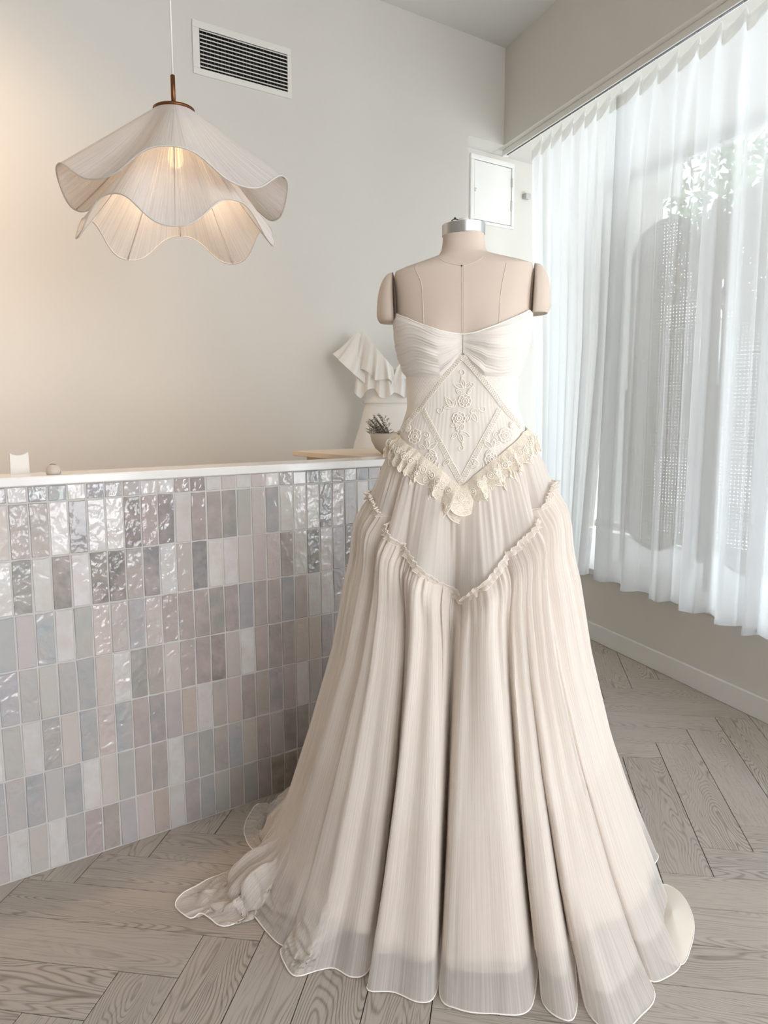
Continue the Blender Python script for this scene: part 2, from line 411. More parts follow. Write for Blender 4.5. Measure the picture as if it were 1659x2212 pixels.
# herringbone floor: every plank its own mesh, cut where it meets the walls
A_DIR, B_DIR = dirs(9.12)[1], dirs(9.12)[0]
SA, SB, A0, B0 = .1355, .1402, .4035, 2.011
def clip_poly(poly, n, c):
    out = []
    for i in range(len(poly)):
        p, q = poly[i], poly[(i+1) % len(poly)]; dp, dq = p@n-c, q@n-c
        if dp <= 0: out.append(p)
        if dp*dq < 0: out.append(p+(q-p)*(dp/(dp-dq)))
    return out
plank_count = 0; far = MB()
G = .0011
for k in range(-40, 40):
    for mm in range(-6, 7):
        for kind in (0, 1):
            x0, x1, y0, y1 = (k, k+1, k, k+5) if kind == 0 else (k+1, k+6, k, k+1)
            x0 += 10*mm; x1 += 10*mm
            P = [A_DIR*(A0+SA*x+gx)+B_DIR*(B0+SB*y+gy) for x, y, gx, gy in ((x0, y0, G, G), (x1, y0, -G, G), (x1, y1, -G, -G), (x0, y1, G, -G))]
            c = np.mean(P, axis=0)
            if N2@c > 3.2 or N1@c > 4.0 or N1@c < -3.2 or D1@c < -3.6: continue
            poly = clip_poly([np.array(p) for p in P], N2, C_DADO+.03)
            poly = clip_poly(poly, N1, C_BACK+.03) if len(poly) > 2 else poly
            poly = clip_poly(poly, -N1, 3.05) if len(poly) > 2 else poly
            poly = clip_poly(poly, -D1, 3.42) if len(poly) > 2 else poly
            if len(poly) < 3: continue
            d = [((p-CAM)@AX_R/((p-CAM)@_f), (p-CAM)@AX_D/((p-CAM)@_f), (p-CAM)@_f) for p in poly]
            seen = any(q[2] > .3 and abs(q[0]*F_PX) < 1100 and q[1]*F_PX < 1500 for q in d) and N1@c < 2.35
            seen = seen and plank_count < 300
            n = len(poly); zt = 0.
            tgt = MB() if seen else far
            inner = [c+(p-c)*(1-.0012/max(.05, np.linalg.norm(p-c))) for p in poly]
            Vv = [p+W3(0, 0, -.008) for p in poly]+[p+W3(0, 0, -.0008) for p in poly]+[p+W3(0, 0, zt) for p in inner]
            Ff = [(i, (i+1) % n, n+(i+1) % n, n+i) for i in range(n)]+[(n+i, n+(i+1) % n, 2*n+(i+1) % n, 2*n+i) for i in range(n)]+[tuple(range(2*n, 3*n))]
            nrm = np.cross(poly[1]-poly[0], poly[2]-poly[1])
            if nrm[2] < 0: Ff = [f[::-1] for f in Ff]
            if seen:
                plank_count += 1
                ang = -math.radians(9.12) if kind == 0 else -math.radians(9.12)-math.pi/2
                R = np.array([[math.cos(-ang), -math.sin(-ang), 0], [math.sin(-ang), math.cos(-ang), 0], [0, 0, 1]])
                o = mk('plank', [R@(np.asarray(x)-c) for x in Vv], Ff, M['plank'], None, False)
                o.location = c; o.rotation_euler = (0, 0, ang); o.parent = floor
                s = .86+.14*random.random(); w = random.uniform(-.02, .02)
                o.color = (s+w, s, s-w, 1)
            else: far.add(Vv, Ff)
o = far.build('plank_field', M['plank'], floor); o['kind'] = 'stuff'; o.color = (.93, .93, .93, 1)

#COUNTER
# ------------------------------------------------------------------ tiled counter
ZT = 1.0165
counter = empty('reception_counter', F1(1., C_TILE+.06, 0), 'half-height reception counter faced with glossy grey and pinkish handmade tiles', 'counter')
b = MB(); b.box(F1, -1.6, 2.25, C_TILE-.0022, C_TILE+.11, 0, ZT); b.build('counter_body', M['grout'], counter)
PU, PZ, U0, Z0 = .0473, .1405, .408, .974
def tile_mesh(w, h, seed):
    """pillowed handmade tile, local x across, local z up, front face towards -y"""
    r = np.random.default_rng(seed); j = lambda s: r.normal(0, s)
    hw, hh = w/2, h/2
    out = [(-hw+j(.0005), -hh+j(.0006)), (j(.0003), -hh+j(.0006)), (hw+j(.0005), -hh+j(.0006)), (hw+j(.0006), j(.002)), (hw+j(.0005), hh+j(.0006)), (j(.0003), hh+j(.0006)), (-hw+j(.0005), hh+j(.0006)), (-hw+j(.0006), j(.002))]
    V = [(x, .004, z) for x, z in out]+[(x, -.0015, z) for x, z in out]
    V += [(x*(1-.0022/hw), -.0042, z*(1-.0022/hh)) for x, z in out]
    n = 8; Fc = []
    for a in (0, n): Fc += [(a+i, a+(i+1) % n, a+n+(i+1) % n, a+n+i) for i in range(n)]
    Fc += [tuple(range(2*n, 3*n))]
    me = bpy.data.meshes.new('tile'); me.from_pydata(V, [], Fc); me.update()
    me.materials.append(M['tile']); return me
full = [tile_mesh(PU-.0028, PZ-.003, 100+i) for i in range(10)]
topm = [tile_mesh(PU-.0028, ZT-Z0-.0028, 200+i) for i in range(6)]
zb = Z0-6*PZ
botm = [tile_mesh(PU-.0028, zb-.0045, 300+i) for i in range(6)]
PAL = {'l': (205, 202, 199), 'w': (216, 212, 208), 'm': (176, 173, 171), 'd': (146, 143, 142), 'k': (136, 128, 124), 'p': (193, 180, 174), 'r': (168, 155, 150), 'b': (160, 164, 168), 'g': (166, 168, 163), 'n': (186, 168, 150), 'o': (142, 132, 116)}
ROWS = ["dlgblbmmlwrklplpwmlblmlbm", "prrwdlwkrdlrrdgpblwlblmlb", "ldlklkkrdlpdllppprldlmdlb", "bmblgppbprrrdrbrrbrllbbmd",
        "bmmgbpldrprrkplrrrppbbldm", "mlgpbpbrdmnlrprrbmlmbdmdm", "mbmblpmrrlmgrbprmddmmbdmm", "lplmrrmpnlrbmrgroodmbdmdm"]
rt = random.Random(11)
ntile = 0; fieldm = MB()
ang1 = math.atan2(D1[1], D1[0])
for ci in range(-40, 40):
    u = U0+PU*(ci+.5)
    if u < -1.58 or u > 2.22: continue
    for ri in range(8):
        z = (Z0+ZT)/2 if ri == 0 else (zb/2+.001 if ri == 7 else Z0-PZ*(ri-.5))
        ms = topm if ri == 0 else botm if ri == 7 else full
        key = ROWS[ri][ci+1] if 0 <= ci+1 < len(ROWS[ri]) else rt.choice('lmdprbgmlp')
        c = PAL[key]; mean_ = sum(c)/3; c = [mean_+(x_-mean_)*.62 for x_ in c]; jj = rt.uniform(-7, 7)
        col = lin(*[min(250, x+jj+rt.uniform(-2, 2)) for x in c])
        me = rt.choice(ms)
        if -4 <= ci <= 29:
            o = bpy.data.objects.new('tile', me); COL.objects.link(o); o.parent = counter
            o.location = F1(u, C_TILE, z)-np.array(counter.location)
            o.rotation_euler = (max(-.016, min(.016, rt.gauss(0, .009))), rt.gauss(0, .004), ang1+max(-.03, min(.03, rt.gauss(0, .014)))); o.color = col
            ntile += 1
        else:
            V = [F1(u+v.co.x, C_TILE+v.co.y, z+v.co.z) for v in me.vertices]
            fieldm.add(V, [tuple(p.vertices) for p in me.polygons])
o = fieldm.build('tile_field', M['tile'], counter, True); o['kind'] = 'stuff'; o.color = lin(178, 173, 170)
b = MB(); b.box(F1, -1.6, 2.25, C_TILE-.012, C_TILE+.125, ZT, 1.04); o = b.build('countertop', M['quartz'], None); bevel(o, .003, 3)
tag(o, 'narrow glossy white worktop slab capping the tiled counter', 'worktop')

desk = empty('return_desk', F1(2., 2.5, 0), 'cream desk return with pale top behind the tiled counter', 'desk')
b = MB(); b.box(F1, 1.66, 2.25, 2.215, 2.74, 0, 1.018); bevel(b.build('desk_body', M['cream_panel'], desk), .003)
b = MB(); b.box(F1, 1.615, 2.28, 2.213, 2.775, 1.018, 1.038); bevel(b.build('desk_top', M['cream_panel'], desk), .003)

#PROPS
# bowl and dried twigs
bc = F1(1.772, 2.315, 1.0385)
bowl = empty('stoneware_bowl', bc, 'beige stoneware bowl on the desk return beside the gown', 'bowl')
prof = [(0, .0), (.035, .0), (.042, .004), (.062, .022), (.077, .05), (.082, .078), (.0795, .0785), (.074, .052), (.058, .024), (.03, .01), (0, .009)]
V, Fc = lathe(prof, bc, 40); mk('bowl_body', V, Fc, M['bowl'], bowl)
tw = empty('dried_twigs', bc+W3(0, 0, .012), 'bunch of dark dried feathery twigs standing in the beige bowl', 'plant')
rt2 = random.Random(5)
for bi in range(16):
    az = rt2.uniform(0, 6.28) if bi > 9 else math.pi+rt2.uniform(-.9, .9); el = rt2.uniform(.75, 1.2); L = rt2.uniform(.12, .17)
    d = np.array([math.cos(az)*math.cos(el), math.sin(az)*math.cos(el), math.sin(el)])
    p0 = bc+W3(rt2.uniform(-.012, .012), rt2.uniform(-.012, .012), .016)
    n = 12; pts = [p0+d*L*i/(n-1)+W3(0, 0, -.03*(i/(n-1))**2) for i in range(n)]
    V, Fc = tube(pts, np.linspace(.0010, .0004, n), 5)
    st = mk('stem', V, Fc, M['twig'], tw)
    nb = MB(); side = np.cross(d, W3(0, 0, 1)); side /= np.linalg.norm(side)
    for i in range(3, n):
        for sgn in (-1, 1):
            dd = d*.6+side*sgn*.8+W3(0, 0, rt2.uniform(-.3, .5)); dd /= np.linalg.norm(dd); ll = rt2.uniform(.016, .034)*(1.15-.5*i/n)
            q = [pts[i]+dd*ll*k/3+W3(0, 0, .004*(k/3)**2) for k in range(4)]
            V, Fc = tube(q, [.0004, .0007, .0006, .0002], 4); nb.add(V, Fc)
            for k in (1, 2):
                for s2 in (-1, 1):
                    e = dd*.7+np.cross(dd, W3(0, 0, 1))*s2*.7; V, Fc = tube([q[k], q[k]+e*.004, q[k]+e*.009], [.0003, .0006, .0002], 4); nb.add(V, Fc)
    nb.build('leaf_spray', M['twig'], tw, True)

# little card stand and rounded weight on the worktop
cs = empty('card_stand', at_z(43, 1023.5, 1.04), 'small upright pale metal card stand on the left end of the worktop', 'card stand')
c0 = np.array(cs.location)
b = MB(); n = 14
hw, hd, hh = .0215, .013, .054
q = []
for i in range(n+1):
    a = i/n; x = -hw+2*hw*a
    q.append((x, hh-.0075*math.sin(math.pi*a)**.8 + .003*a))
def card_shell(y0, y1):
    V = []; Fc = []
    for (x, zt) in q:
        xx = x*1.0
        for y in (y0, y1): V += [(xx*1.06, y, 0), (xx, y, zt)]
    for i in range(n):
        a, c = 4*i, 4*(i+1)
        Fc += [(a, c, c+1, a+1), (a+2, a+3, c+3, c+2), (a+1, c+1, c+3, a+3), (a, a+2, c+2, c)]
    Fc += [(0, 1, 3, 2), (4*n, 4*n+2, 4*n+3, 4*n+1)]
    return V, Fc
Rz = np.array([[math.cos(.5), -math.sin(.5), 0], [math.sin(.5), math.cos(.5), 0], [0, 0, 1]])
V, Fc = card_shell(-hd, -hd+.004); mk('front_plate', [c0+Rz@np.array(v) for v in V], Fc, M['card'], cs, False)
V, Fc = card_shell(hd-.004, hd); mk('back_plate', [c0+Rz@np.array(v) for v in V], Fc, M['card'], cs, False)
b = MB(); b.box(lambda u, n_, z: c0+Rz@np.array([u, n_, z]), -hw, hw, -hd+.004, hd-.004, 0, .046); b.build('card_block', M['trim'], cs)
pw = empty('paperweight', at_z(116, 1024, 1.04), 'small rounded grey paperweight on the worktop right of the card stand', 'paperweight')
c0 = np.array(pw.location); 
prof = [(0, 0), (.0165, 0), (.018, .003), (.0182, .012), (.016, .019), (.010, .0235), (0, .025)]
V, Fc = lathe(prof, c0, 28); mk('stone_body', V, Fc, M['bowl'], pw)
V, Fc = tube([c0+.0187*np.array([math.cos(a), .25*math.sin(a)*0, 0])*math.cos(0)+W3(0, -.002, .0)+W3(0, 0, .0258*max(0, math.sin(a))**1.0)-W3(0, 0, -.0005) for a in np.linspace(.15, math.pi-.15, 18)], .0012, 6); mk('metal_band', V, Fc, M['steel'], pw)

# ------------------------------------------------------------------ wall vent
vc = at_plane(525, 128, N1, C_BACK)
vent = empty('air_vent', vc, 'white rectangular air vent with dark louvres high on the back wall', 'vent')
uL, uR = D1@at_plane(415, 100, N1, C_BACK), D1@at_plane(628, 155, N1, C_BACK)
zT = .5*(at_plane(413.5, 42.7, N1, C_BACK)[2]+at_plane(626, 105, N1, C_BACK)[2]); zB = .5*(at_plane(418, 160, N1, C_BACK)[2]+at_plane(626, 213, N1, C_BACK)[2])
iL, iR = D1@at_plane(430, 100, N1, C_BACK), D1@at_plane(619.5, 155, N1, C_BACK)
jT, jB = at_plane(430, 62, N1, C_BACK)[2], at_plane(432, 148.5, N1, C_BACK)[2]
n0, n1_ = C_BACK-.008, C_BACK
for nm, (a0, a1, z0, z1) in dict(a=(uL, uR, jT, zT), b_=(uL, uR, zB, jB), c=(uL, iL, jB, jT), d=(iR, uR, jB, jT)).items():
    q = MB(); q.box(F1, a0, a1, n0, n1_, z0, z1); bevel(q.build('frame_rail', M['vent'], vent), .002)
q = MB(); q.box(F1, iL, iR, C_BACK-.0012, C_BACK-.0002, jB, jT); q.build('duct_shade_sheet', M['black'], vent)  # thin black sheet on the wall stands in for the shade behind the louvres
ns = 10; pit = (jT-jB)/ns
for i in range(ns):
    z = jB+pit*(i+.55)
    Vb = [F1(u, n_, zz) for u in (iL, iR) for (n_, zz) in ((C_BACK-.0125, z-.0045), (C_BACK-.0055, z+.0015), (C_BACK-.005, z+.0035), (C_BACK-.0125, z+.0010))]
    mk('louvre_blade', Vb, [(0, 1, 2, 3), (4, 7, 6, 5), (0, 4, 5, 1), (1, 5, 6, 2), (2, 6, 7, 3), (3, 7, 4, 0)], M['slat'], vent, False)
for i in range(1, 25):
    u = iL+(iR-iL)*i/25
    q = MB(); q.box(F1, u-.0007, u+.0007, C_BACK-.0045, C_BACK-.0012, jB, jT); q.build('cross_blade', M['crossb'], vent)

# ------------------------------------------------------------------ electrical cupboard door in the niche
pL, pR = D1@at_plane(1014, 400, N1, C_NICHE), D1@at_plane(1108, 400, N1, C_NICHE)
pT, pB = at_plane(1060, 343, N1, C_NICHE)[2], at_plane(1060, 488, N1, C_NICHE)[2]
cup = empty('wall_cupboard', F1((pL+pR)/2, C_NICHE, pB), 'small white cupboard door with knob set in the wall niche by the curtain', 'cupboard')
fw = .028
for (a0, a1, z0, z1) in ((pL, pR, pT-fw, pT), (pL, pR, pB, pB+fw*.6), (pL, pL+fw, pB+fw*.6, pT-fw), (pR-fw*.8, pR, pB+fw*.6, pT-fw)):
    q = MB(); q.box(F1, a0, a1, C_NICHE-.014, C_NICHE, z0, z1); bevel(q.build('frame_rail', M['trim'], cup), .003)
q = MB(); q.box(F1, pL+fw+.003, pR-fw*.8-.003, C_NICHE-.011, C_NICHE, pB+fw*.6+.003, pT-fw-.003); dr = q.build('door', M['trim'], cup); bevel(dr, .002)
kp = at_plane(1029, 409, N1, C_NICHE-.02)
V, Fc = lathe([(0, 0), (.009, 0), (.011, .006), (.007, .012), (.0, .013)], (0, 0, 0), 16)
K = np.stack([D1, np.array([0, 0, 1.]), -N1], 1)
mk('knob', [kp+N1*.010+K@np.array(v) for v in V], Fc, M['trim'], dr)
for zz in (pB+.11, pT-.14):
    q = MB(); q.box(F1, pR-fw*.8-.006, pR-fw*.8+.004, C_NICHE-.0165, C_NICHE-.0105, zz, zz+.055); q.build('hinge', M['steel'], dr)
lp = at_plane(1132, 425, N1, C_NICHE)
q = MB(); q.box(F1, D1@lp-.012, D1@lp+.03, C_NICHE-.03, C_NICHE, lp[2]-.016, lp[2]+.016); o = q.build('wall_catch', M['alu'], None); bevel(o, .003)
tag(o, 'small grey metal catch on the niche wall at the curtain edge', 'catch')

# ------------------------------------------------------------------ curtain track and sheer curtains
track = empty('curtain_track', F2(3., 2.25, Z_SOFFIT), 'long white metal curtain track under the window bulkhead', 'curtain track')
q = MB(); q.box(F2, .6, 4.36, 2.235, 2.265, Z_SOFFIT-.032, Z_SOFFIT); bevel(q.build('rail', M['trim'], track), .002)
q = MB(); q.box(F2, .62, 4.34, 2.2445, 2.2555, Z_SOFFIT-.0335, Z_SOFFIT-.0315); q.build('glide_slot', M['blackmetal'], track)
q = MB(); q.box(F2, 4.36, 4.372, 2.231, 2.269, Z_SOFFIT-.036, Z_SOFFIT); bevel(q.build('end_cap', M['trim'], track), .002)
Z_CT = Z_SOFFIT-.045
def curtain(label, edgeA, edgeB, zb, hooks, seed, amp=.032, fold_edge=0., n0=2.25, bulge=0.):
    """edgeA/edgeB: functions giving u of the two side edges for height fraction t (0 top, 1 bottom)"""
    r = np.random.default_rng(seed); nu, nv = 360, 70
    s = np.linspace(0, 1, nu); tt = np.linspace(0, 1, nv)
    root = empty('sheer_curtain', F2(.5*(edgeA(0)+edgeB(0)), n0, zb), label, 'curtain', 'sheer curtains on the window track')
    w = abs(edgeB(0)-edgeA(0)); nh = hooks
    k = nh-1
    ph = 2*np.pi*k*s
    warp = np.interp(s, np.linspace(0, 1, 9), np.linspace(0, 1, 9)+r.normal(0, .022, 9)*np.r_[0, np.ones(7), 0])
    ph2 = 2*np.pi*k*.62*warp + r.uniform(0, 6.28)
    ph3 = 2*np.pi*k*1.7*warp + r.uniform(0, 6.28)
    P = np.zeros((nu, nv, 3)); UV = np.zeros((nu, nv, 2))
    am = .55+.75*np.interp(s, np.linspace(0, 1, 12), r.uniform(0, 1, 12))
    for j, t in enumerate(tt):
        top = math.exp(-t*9)
        u = edgeA(t)+(edgeB(t)-edgeA(t))*(s*top+warp*(1-top))
        nn = amp*(top*.55*np.cos(ph) + (1-top)*am*(.75*np.sin(ph2)+.32*np.sin(ph3))*(.7+.3*t))
        u = u+(1-top)*.012*np.sin(2*ph2)
        if fold_edge:                                                  # front edge turned back on itself
            k0 = .075; fb = np.clip((k0-s)/k0, 0, 1); uE = edgeA(t); u = np.where(s < k0, uE-fold_edge*fb*(1-.3*top), u-.0*s); nn = nn+np.where(s < k0, .016*np.sin(np.pi*np.clip(fb*1.1, 0, 1))+.014*fb, 0)
        z = Z_CT+(zb-Z_CT)*t
        sag = .062*np.abs(np.sin(ph/2))**1.3*math.exp(-t*16)
        zz = z-sag+.006*np.sin(ph2+.7)*t**3
        P[:, j] = np.outer(u, D2)+np.outer(n0+nn+bulge*t, N2)+np.outer(zz, [0, 0, 1])
        UV[:, j, 0] = s*w*1.8; UV[:, j, 1] = t*2.3
    V, qd = grid(P); mk('curtain_fabric', V, qd, M['voile'], root, True, UV.reshape(-1, 2))
    # gathered heading tape, three cords
    rows = []
    for j in range(7):
        off = N2*(-.0025-.0016*(j % 2)); rows.append(P[:, 0]+W3(0, 0, .006-.0095*j)+off)
    T = np.stack(rows, 1); V, qd = grid(T); mk('heading_tape', V, qd, M['tape'], root, True, np.stack([np.repeat(np.linspace(0, 1, nu), 7), np.tile(np.linspace(0, .05, 7), nu)], 1))
    # bottom hem
    Hh = np.stack([P[:, -1]+N2*-.002, P[:, -1]-N2*.002+W3(0, 0, .022)], 1); V, qd = grid(Hh); mk('curtain_hem', V, qd, M['voile'], root, True, UV[:, :2].reshape(-1, 2))
    for i in range(nh):
        u = edgeA(0)+(edgeB(0)-edgeA(0))*i/k; c = F2(u, n0-.0, Z_CT+.005)
        a = np.linspace(-.6, 4.4, 12); pts = [c+D2*.006*np.cos(x)+W3(0, 0, .012+.007*np.sin(x)) for x in a]
        V, Fc = tube(pts, .0016, 5)
        mb = MB(); mb.add(V, Fc); V, Fc = tube([c+W3(0, 0, .017), c+W3(0, 0, .036)], .0022, 5); mb.add(V, Fc)
        mb.build('curtain_hook', M['trim'], root, True)
    return root
li = lambda *p: (lambda t: float(np.interp(t, [a for a, _ in p], [b_ for _, b_ in p])))
curtain('white sheer curtain nearest the back wall, beside the dress form shoulder', li((0, 4.07), (1, 3.92)), li((0, 3.24), (.5, 3.25), (1, 3.38)), .366, 9, 3, .026)
curtain('widest white sheer curtain at the right, in front of the cane screen', li((0, 3.25), (1, 3.30)), li((0, 2.26), (1, 2.26)), .368, 9, 8, .034, fold_edge=.085, bulge=-.01)
curtain('white sheer curtain cut off by the right picture edge', li((0, 2.28), (1, 2.305)), li((0, 1.15), (1, 1.15)), .356, 9, 15, .03, n0=2.232)
#LAMP
# ------------------------------------------------------------------ pendant lamp
LC = np.array([-.572, 2.28, 0.])
lamp = empty('pendant_lamp', LC+W3(0, 0, 1.65), 'two-tier wavy white string pendant lamp hanging over the counter', 'pendant lamp')
zt = at_y(375, 237, 2.28)[2]
V, Fc = tube([LC+W3(0, 0, z) for z in np.linspace(zt+.088, Z_CEIL, 8)], .0028, 8); mk('cord', V, Fc, M['cord'], lamp)
V, Fc = lathe([(0, 0), (.0062, 0), (.0062, .088), (.004, .09), (0, .09)], LC+W3(0, 0, zt), 20); mk('stem', V, Fc, M['brass'], lamp)
V, Fc = lathe([(0, .004), (.052, .004), (.056, .001), (.056, -.004), (.05, -.006), (0, -.006)], LC+W3(0, 0, zt), 40); mk('top_plate', V, Fc, M['brass'], lamp)
V, Fc = lathe([(0, 0), (.045, 0), (.06, -.01), (.06, -.018), (0, -.018)], LC+W3(0, 0, Z_CEIL), 32); mk('ceiling_rose', V, Fc, M['trim'], lamp)
def tier(nm, z_top, r_top, r_lo, r_hi, z_lo, z_hi, ph_low):
    n, nv = 260, 18
    # phi = 0 faces the camera, grows to the right
    phi = np.linspace(0, 2*np.pi, n, endpoint=False); w = .5+.5*np.cos(5*(phi-ph_low)); w = w*w*(3-2*w)*.5+w*.5
    rim_r = r_hi+(r_lo-r_hi)*w; rim_z = z_hi+(z_lo-z_hi)*w
    dx, dy = np.sin(phi), -np.cos(phi)
    rim = np.stack([LC[0]+rim_r*dx, LC[1]+rim_r*dy, rim_z], 1); top = np.stack([LC[0]+r_top*dx, LC[1]+r_top*dy, np.full(n, z_top)], 1)
    vv = np.linspace(0, 1, nv); P = np.zeros((n, nv, 3))
    for j, v in enumerate(vv):
        P[:, j] = top*(1-v)+rim*v; P[:, j, 2] -= .02*np.sin(np.pi*v)*w
    V, qd = grid(P, True); UV = np.stack(np.broadcast_arrays((phi/6.283)[:, None], vv[None]), -1).reshape(-1, 2)
    sh = mk(nm, V, qd, M['shade'], lamp, True, UV)
    Vt, Ft = tube(rim, .0023, 6, True); mk('rim_wire', Vt, Ft, M['wire'], sh)
    for k in range(10):
        i = int(round(((ph_low+k*np.pi/5) % (2*np.pi))/(2*np.pi)*n)) % n
        Vt, Ft = tube(P[i]*1.0+np.stack([-dx[i]*.003, -dy[i]*.003, 0]), .0018, 5); mk('rib_wire', Vt, Ft, M['wire'], sh)
    return sh
zh1 = at_y(415, 315, 1.98)[2]; zl1 = at_y(240, 383, 2.0)[2]; zl2 = at_y(420, 488, 2.02)[2]; zh2 = at_y(530, 432, 2.11)[2]
tier('upper_shade', zt-.004, .052, .296, .308, zl1, zh1, math.radians(48))
tier('lower_shade', zt-.03, .050, .268, .258, zl2, zh2, math.radians(12))
V, Fc = lathe([(0, .045), (.012, .04), (.013, .02), (.019, .005), (.022, -.015), (.017, -.03), (.008, -.037), (0, -.038)], LC+W3(0, 0, zt-.115), 20); mk('bulb', V, Fc, M['bulb'], lamp)
V, Fc = lathe([(0, .06), (.016, .06), (.017, 0), (0, 0)], LC+W3(0, 0, zt-.068), 20); mk('lamp_holder', V, Fc, M['brass'], lamp)
pl = bpy.data.lights.new('bulb_light', 'POINT'); pl.energy = 1.7; pl.color = (1, .76, .54); pl.shadow_soft_size = .03
po = bpy.data.objects.new('bulb_light', pl); COL.objects.link(po); po.location = LC+W3(0, 0, zt-.20)
wl_ = bpy.data.lights.new('wall_glow_fill', 'SPOT'); wl_.energy = 150; wl_.color = (1, .68, .42); wl_.spot_size = math.radians(95); wl_.spot_blend = 1; wl_.shadow_soft_size = .06  # unseen spot without fixture, added to put the warm glow on the left wall
wo_ = bpy.data.objects.new('wall_glow_fill', wl_); COL.objects.link(wo_); wo_.location = F1(-.35, 2.45, Z_CEIL-.05)
wo_.rotation_euler = Vector(tuple(F1(-.35, 2.45, Z_CEIL)-F1(.25, C_BACK, 1.35))).to_track_quat('Z', 'Y').to_euler()

#FORM
# ------------------------------------------------------------------ dress form
O = np.array([.192, 1.95, 0.]); _a = math.atan2(.192, 1.95)
EX = np.array([math.cos(_a), -math.sin(_a), 0]); EY = np.array([math.sin(_a), math.cos(_a), 0])
def tiltz(x, z): return z + .043*x*np.clip((np.asarray(z)-.55)/.45, 0, 1)
def LW(x, y, z):
    """local form coordinates (x right, y away, z up) to world"""
    x, y, z = np.broadcast_arrays(np.asarray(x, float), np.asarray(y, float), np.asarray(z, float))
    zz = tiltz(x, z)
    return x[..., None]*EX + y[..., None]*EY + O + zz[..., None]*np.array([0, 0, 1.])
TZ = np.array([.80, .90, 1.0, 1.08, 1.16, 1.21, 1.285, 1.34, 1.37, 1.42, 1.48, 1.525, 1.537, 1.545, 1.553, 1.561, 1.568, 1.58, 1.60, 1.616])
TA = np.array([.19, .19, .182, .166, .146, .1295, .1325, .150, .1555, .1595, .1625, .166, .163, .142, .113, .083, .0595, .0525, .0495, .0490])
TF = np.array([.115, .115, .115, .108, .096, .092, .097, .108, .108, .100, .088, .075, .071, .067, .062, .058, .055, .0510, .0490, .0485])
TB = np.array([.13, .13, .125, .115, .10, .092, .096, .105, .110, .112, .105, .088, .082, .076, .070, .063, .057, .0515, .0490, .0485])
def torso(phi, z, off=0.):
    phi = np.asarray(phi, float); z = np.asarray(z, float)
    a = np.interp(z, TZ, TA)+off; bf = np.interp(z, TZ, TF)+off; bb = np.interp(z, TZ, TB)+off
    e = .86
    c, s = np.cos(phi), np.sin(phi)
    x = a*np.sign(s)*np.abs(s)**e
    y = np.where(c > 0, -bf, bb)*np.abs(c)**e
    bust = .026*(np.exp(-((x-.072)/.050)**2)+np.exp(-((x+.072)/.050)**2))*np.exp(-((z-1.342)/.055)**2)
    y = y-np.where(c > 0, bust, 0)*np.minimum(1, np.abs(c)*2)
    return x, y
def TP(phi, z, off=0.):
    x, y = torso(phi, z, off); return LW(x, y, np.asarray(z, float))
def hit(px, py, off=.006):
    """point of the photo -> (phi, z) on the front of the torso"""
    y = -.10
    for _ in range(25):
        d = ray(px, py)
        tt_ = ((O+EY*y-CAM)@EY)/(d@EY); P = CAM+d*tt_
        x = (P-O)@EX; z = P[2]-.043*x*float(np.clip((P[2]-.55)/.45, 0, 1))
        a = float(np.interp(z, TZ, TA))+off
        phi = math.asin(max(-.9999, min(.9999, math.copysign(abs(min(1, abs(x)/a))**(1/.86), x))))
        y = float(torso(phi, z, off)[1])
    return phi, z
form = empty('dress_form', O, 'linen covered dress form with arm caps and steel neck cap wearing the ivory gown', 'dress form')
zs = np.unique(np.r_[np.linspace(.82, 1.5, 60), np.linspace(1.5, 1.616, 48)]); ph = np.linspace(-np.pi, np.pi, 128, endpoint=False)
P = TP(ph[:, None], zs[None, :]); V, qd = grid(P, True, flip=False); mk('torso', V, qd, M['linen'], form)
for sg in (-1, 1):
    n, nvv = 24, 26; tt = np.linspace(0, 1, nvv)
    P = np.zeros((n+1, nvv, 3)); th = np.linspace(-np.pi/2, np.pi/2, n+1)
    for j, t_ in enumerate(tt):
        z = 1.421+.120*t_
        wv_ = .0455*max(0, 1-t_**2.3)**.5; dv = .056*max(0, 1-t_**2.6)**.5
        rb = min(1, (t_*7+.12))**.35
        wv_ *= .72+.28*rb; dv *= .80+.20*rb
        xin = .1625+.006*t_+.0015
        P[:, j] = LW(sg*(xin+wv_*np.cos(th)**.8), dv*np.sin(th)+.012, z)
    V, qd = grid(P, flip=(sg < 0)); V = list(map(tuple, V)); Fc = [tuple(f) for f in qd]
    Fc.append(tuple(i*nvv for i in range(n+1))); Fc.append(tuple([j for j in range(nvv)]+[n*nvv+j for j in range(nvv-1, -1, -1)]))
    mk('arm_cap', V, Fc, M['linen'], form)
# neck cap
def ringp(prof, nn=40):
    a = np.linspace(0, 2*np.pi, nn, endpoint=False); prof = np.array(prof)
    P = LW(prof[None, :, 0]*np.cos(a)[:, None], prof[None, :, 0]*np.sin(a)[:, None], np.broadcast_to(prof[None, :, 1], (nn, len(prof))))
    V, qd = grid(P, True); return V, qd
V, qd = ringp([(.0, 1.6125), (.0510, 1.6125), (.0515, 1.613), (.0515, 1.6375), (.0510, 1.638), (.0, 1.638)]); nc = mk('neck_cap', V, qd, M['steel'], form); nc.modifiers.new('crisp', 'EDGE_SPLIT').split_angle = math.radians(40)
V, qd = ringp([(.017, 1.638), (.0165, 1.646), (.012, 1.6515), (.005, 1.653), (0, 1.653)], 24); mk('cap_knob', V, qd, M['trim'], nc)
hk = [LW(-.008+.012*math.cos(a)-.012, .0, 1.642+.010*math.sin(a)) for a in np.linspace(-.7, 2.4, 10)]
V, Fc = tube(hk, .0012, 6); mk('cap_hook', V, Fc, M['blackmetal'], nc)
